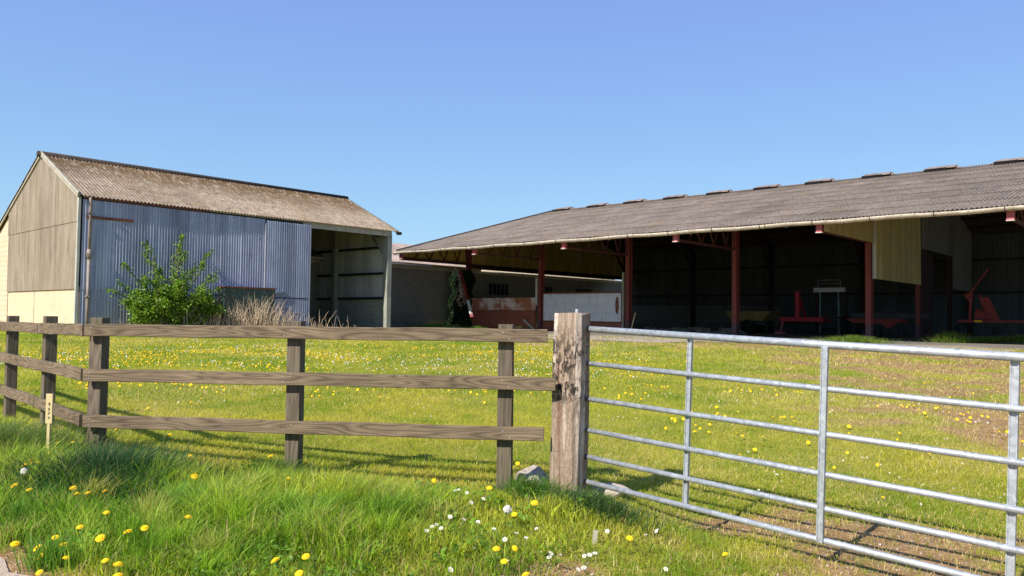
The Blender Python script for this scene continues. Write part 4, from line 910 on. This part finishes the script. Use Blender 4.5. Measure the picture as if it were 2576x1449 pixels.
# ---------------------------------------------------------------- flowers
DAND=[(-3.30,5.39),(-3.25,5.24),(-3.24,5.31),(-3.22,5.34),(-3.02,4.77),(-2.88,4.69),(-3.96,6.16),(-3.84,6.1),(-3.80,6.0),(-3.42,5.9),(-3.33,5.95),(-3.19,5.57),(-3.30,5.60),(-2.66,4.77),(-2.57,4.65),(-2.52,4.68),(-2.44,4.72),(-2.63,4.96),(-2.28,3.94),(-2.20,4.02),(-2.31,3.85),(-2.25,3.82),(-2.17,3.83),(-2.24,3.75),(-2.08,3.69),(-2.0,3.84),(-2.19,4.26),(-1.84,3.58),(-1.75,3.52),(-1.70,3.42),(-1.90,3.91),(-1.85,3.98),(-1.72,4.20),(-2.08,5.16),(-2.50,6.10),(-3.54,7.02),(-3.22,6.92),(-4.37,9.40),(-4.17,10.49),(-4.13,10.08),(-2.07,6.32),(-2.48,3.94),(-2.12,3.55),(-3.03,6.94),(-5.38,10.28),(-0.13,5.02),(0.03,4.39),(-0.06,3.81),(.03,3.86),(-0.02,3.67),(0.08,3.56),(0.17,3.51),(0.15,4.66),(-1.04,3.50),(-0.92,3.56),(-0.89,3.34),(-1.48,5.24),(-1.97,6.44),(-1.65,6.32),(-0.52,5.39),(0.07,6.78),(0.19,6.07),(1.27,4.60),(0.68,4.41),(2.93,6.13),(3.83,8.81),(2.43,7.74),(2.48,8.31),(2.67,8.23),(2.73,10.31)]
CLOCK=[(-3.14,5.06),(-0.01,4.43)]
DAISY=[(-1.11,5.12),(-0.35,5.06),(-0.33,5.10),(-0.27,4.98),(-0.16,4.83),(-0.23,4.73),(-0.33,4.39),(-0.25,4.34),(-0.17,4.29),(-0.36,4.15),(-0.41,4.18),(-0.39,4.22),(-0.08,4.17),(0.15,4.26),(0.04,4.14),(0.09,4.09),(-0.02,4.02),(-0.01,3.73),(0.21,3.91),(0.20,3.86),(0.38,3.93),(0.36,3.75),(-0.26,3.53),(-0.43,4.10),(-0.86,5.10),(-0.79,4.90),(-1.44,6.08),(0.90,4.79),(0.81,4.63),(0.33,3.72),(0.44,4.00),(0.41,3.96),(0.56,4.46),(0.92,4.84),(0.80,3.99),(2.35,7.70),(2.36,6.90)]
def flower_mesh(kind):
    m=MB(); 
    if kind=='dandelion':
        for L_,n,rr,zz in ((0,16,.021,.002),(1,13,.017,.006),(2,9,.010,.010)):
            for k in range(n):
                a=2*math.pi*(k+.5*L_)/n; w=math.pi/n*.9; r0=.003
                m.v+= [Vector((r0*math.cos(a-w),r0*math.sin(a-w),zz-.003)),Vector((rr*math.cos(a-w),rr*math.sin(a-w),zz)),Vector((rr*1.1*math.cos(a),rr*1.1*math.sin(a),zz-.001)),Vector((rr*math.cos(a+w),rr*math.sin(a+w),zz)),Vector((r0*math.cos(a+w),r0*math.sin(a+w),zz-.003))]
                q=len(m.v)-5; m.f.append((q,q+1,q+2,q+3,q+4)); m.mi.append(0)
        n=10; q=len(m.v); m.v+=[Vector((.017*math.cos(2*math.pi*k/n),.017*math.sin(2*math.pi*k/n),.003)) for k in range(n)]+[Vector((0,0,-.008)),Vector((0,0,.012))]
        for k in range(n): m.f.append((q+n,q+k,q+(k+1)%n)); m.mi.append(1); m.f.append((q+n+1,q+k,q+(k+1)%n)); m.mi.append(0)
    else:
        for k in range(13):
            a=2*math.pi*k/13; w=.17
            m.v+=[Vector((.003*math.cos(a),.003*math.sin(a),.0)),Vector((.010*math.cos(a-w),.010*math.sin(a-w),.002)),Vector((.0125*math.cos(a),.0125*math.sin(a),.002)),Vector((.010*math.cos(a+w),.010*math.sin(a+w),.002))]
            q=len(m.v)-4; m.f.append((q,q+1,q+2,q+3)); m.mi.append(0)
        q=len(m.v); m.v+=[Vector((.004*math.cos(k*math.pi/3),.004*math.sin(k*math.pi/3),.003)) for k in range(6)]; m.f.append(tuple(range(q,q+6))); m.mi.append(1)
    return m
def proto(kind,mats):
    me_o=flower_mesh(kind).build(kind,mats,norm=False); me=me_o.data; bpy.data.objects.remove(me_o); return me
me_d=proto('dandelion',[M['petal'],M['stem']]); me_a=proto('daisy',[M['daisy'],M['petal']])
ms=MB(); ms.tube([(0,0,-.16),(.004,0,-.08),(0,0,0)],.0022,6); t_=ms.build('stem',M['stem']); me_s=t_.data; bpy.data.objects.remove(t_)
bm=bmesh.new(); bmesh.ops.create_icosphere(bm,subdivisions=3,radius=.019)
for v in bm.verts: v.co*=1+.12*rnd.uniform(-1,1)
me_c=bpy.data.meshes.new('seed_head'); bm.to_mesh(me_c); bm.free(); me_c.materials.append(M['clock'])
def flower(name,me,cat,label,group,x,y,z,sc,stem,tilt=.5):
    r=bpy.data.objects.new(name,None if stem else me); C.objects.link(r)
    r.rotation_euler=(rnd.uniform(.1,1.5)*tilt,rnd.uniform(-.8,.6)*tilt,rnd.uniform(-.6,.6)); r.location=(x,y,z); r.scale=(sc,sc,sc)
    tag(r,label,cat,group)
    if stem:
        a=bpy.data.objects.new('flower_head',me); a.parent=r; C.objects.link(a)
        b=bpy.data.objects.new('stem',me_s); b.parent=r; C.objects.link(b)
def zone(x,y):
    if y>=6.5: return 'in mown grass past the fence'
    if x<-2.9 and y<6.5: return 'below the marker stake'
    if x<-2.3 and y<5.3 and y>4.3: return 'beside the dark tussock'
    if x<-1.95 and y<4.5: return 'nearest the lane corner'
    if x<-1.3 and y<4.5: return 'in the low verge near the lane'
    if x<-.7 and y<4.5: return 'at the foot of the photo near middle'
    if x<-.05 and y<4.55: return 'in short verge left of the peg'
    if x<1 and y<3.95: return 'at the bottom below the peg'
    if x<1 and y<4.6: return 'in the verge beside the peg'
    if x>.35: return 'under or behind the metal gate'
    return 'in the grass along the fence'
def verge_h(x,y):
    v=float(vergef(np.array([x]),np.array([y]))[0]); return .045+.085*v
ORD=['leftmost','second','third','fourth','fifth','sixth','seventh','eighth','ninth','tenth','eleventh','twelfth','thirteenth','fourteenth','fifteenth','sixteenth','seventeenth','eighteenth','nineteenth','twentieth']
def near_flowers(pts,name,me,col,hk,sc):
    zs={}
    for p in pts: zs.setdefault(zone(*p),[]).append(p)
    for zn,l in zs.items():
        l.sort(key=lambda p:p[0]/p[1])
        for k,(x,y) in enumerate(l):
            lb=('%s %s %s, %s'%(col,name,zn,'leftmost' if k==0 else 'rightmost' if k==len(l)-1 else ORD[k]+' from left')) if len(l)>1 else '%s %s %s'%(col,name,zn)
            flower(name,me,name,lb,('dandelions ' if name=='dandelion' else 'daisies ')+zn,x,y,float(gz(x,y))+verge_h(x,y)*hk,rnd.uniform(*sc),True)
near_flowers(DAND,'dandelion',me_d,'yellow',1.0,(.68,1.05))
for k,(x,y) in enumerate(CLOCK):
    flower('dandelion_clock',me_c,'seed head',('round grey dandelion clock beside the dark tussock','round pale dandelion clock beside a yellow flower below the gatepost')[k],None,x,y,float(gz(x,y))+.14,1.25,True)
near_flowers(DAISY,'daisy',me_a,'white',.8,(.9,1.15))
# the flowers scattered over the field; density follows drifts
def drift_pts(n,fun,y0,y1):
    out=[]
    while len(out)<n:
        x,y=wedge(4000,y0,y1); p=fun(x,y); k=rng.random(len(x))<p
        for a,b in zip(x[k],y[k]): out.append((a,b))
    return out[:n]
def free(x,y):
    tl=(x-C0[0])*math.cos(TH)+(y-C0[1])*math.sin(TH); return (tl<-8.5)&(((x-A0[0])*math.sin(TH)*-1+(y-A0[1])*math.cos(TH)<-1.2)|((x-A0[0])*math.cos(TH)+(y-A0[1])*math.sin(TH)<-.4))
def pd_(x,y):
    a=ss(y,10.5,13.5)*ss(y,24,20)*ss(x,4.5,1)*(.04+.96*ss(fbm(x,y,.7,111),.50,.62))
    b=.45*ss(y,6.5,9)*ss(y,17,13)*ss(x,.8,2.2)*ss(x,9,6)*ss(fbm(x,y,.6,112),.5,.62)
    return np.maximum(a,b)*free(x,y)
def pa_(x,y):
    a=ss(y,9,12)*ss(y,26,21)*ss(x,5,1)*ss(fbm(x,y,.5,113),.46,.6)
    b=.8*ss(y,5.6,6.6)*ss(y,13,10)*ss(x,.5,1.3)*ss(x,7,5)*ss(fbm(x,y,.7,114),.46,.6)
    return np.maximum(a,b)*free(x,y)
D=drift_pts(2100,pd_,6.5,26); D.sort(key=lambda p:p[1]); A=drift_pts(1250,pa_,5.6,26); A.sort(key=lambda p:p[1])
def fz(x,y):
    if x>1 and y<12: return 'scattered in the field behind the metal gate'
    return 'in the far drift of flowers before the barns' if y>11 else 'scattered in the grass past the fence'
nD=300-len(DAND); nA=300-len(DAISY)
for (x,y) in D[:nD]: q=fz(x,y); flower('dandelion',me_d,'dandelion','yellow dandelion '+q,'dandelions '+q,x,y,float(gz(x,y))+.04,rnd.uniform(.5,.9),False,.8)
for (x,y) in A[:nA]: q=fz(x,y); flower('daisy',me_a,'daisy','white daisy '+q,'daisies '+q,x,y,float(gz(x,y))+.038,rnd.uniform(.5,.9),False,.8)
def mass(name,me,P,mat,label,cat,sc):
    n=len(P); vv=np.array([tuple(v.co) for v in me.vertices]); k=8
    a=np.linspace(0,2*np.pi,k,endpoint=False); ring=np.stack([np.cos(a),np.sin(a),a*0],1); base=np.concatenate([ring*.021*sc,[[0,0,.010*sc]],[[0,0,-.006]]])
    f=np.array([[i,(i+1)%k,k] for i in range(k)]+[[(i+1)%k,i,k+1] for i in range(k)])
    P=np.array(P); t=rng.normal(size=(n,2))*.3; s=.8+.5*rng.random(n)
    B=np.repeat(base[None],n,0)*s[:,None,None]; B[:,:,2]+=B[:,:,0]*t[:,0:1]+B[:,:,1]*(t[:,1:2]+.3)
    V=(B+np.stack([P[:,0],P[:,1],gz(P[:,0],P[:,1])+.05],1)[:,None]).reshape(-1,3); F=(np.arange(n)[:,None,None]*(k+2)+f[None]).reshape(-1,3)
    tag(npmesh(name,V,F,mat),label,cat,kind='stuff')
mass('far_dandelions',me_d,D[nD:],M['petal'],'yellow specks of far dandelions in front of the barns','dandelions',.8)
mass('far_daisies',me_a,A[nA:],M['daisy'],'white specks of far daisies in front of the barns','daisies',.6)
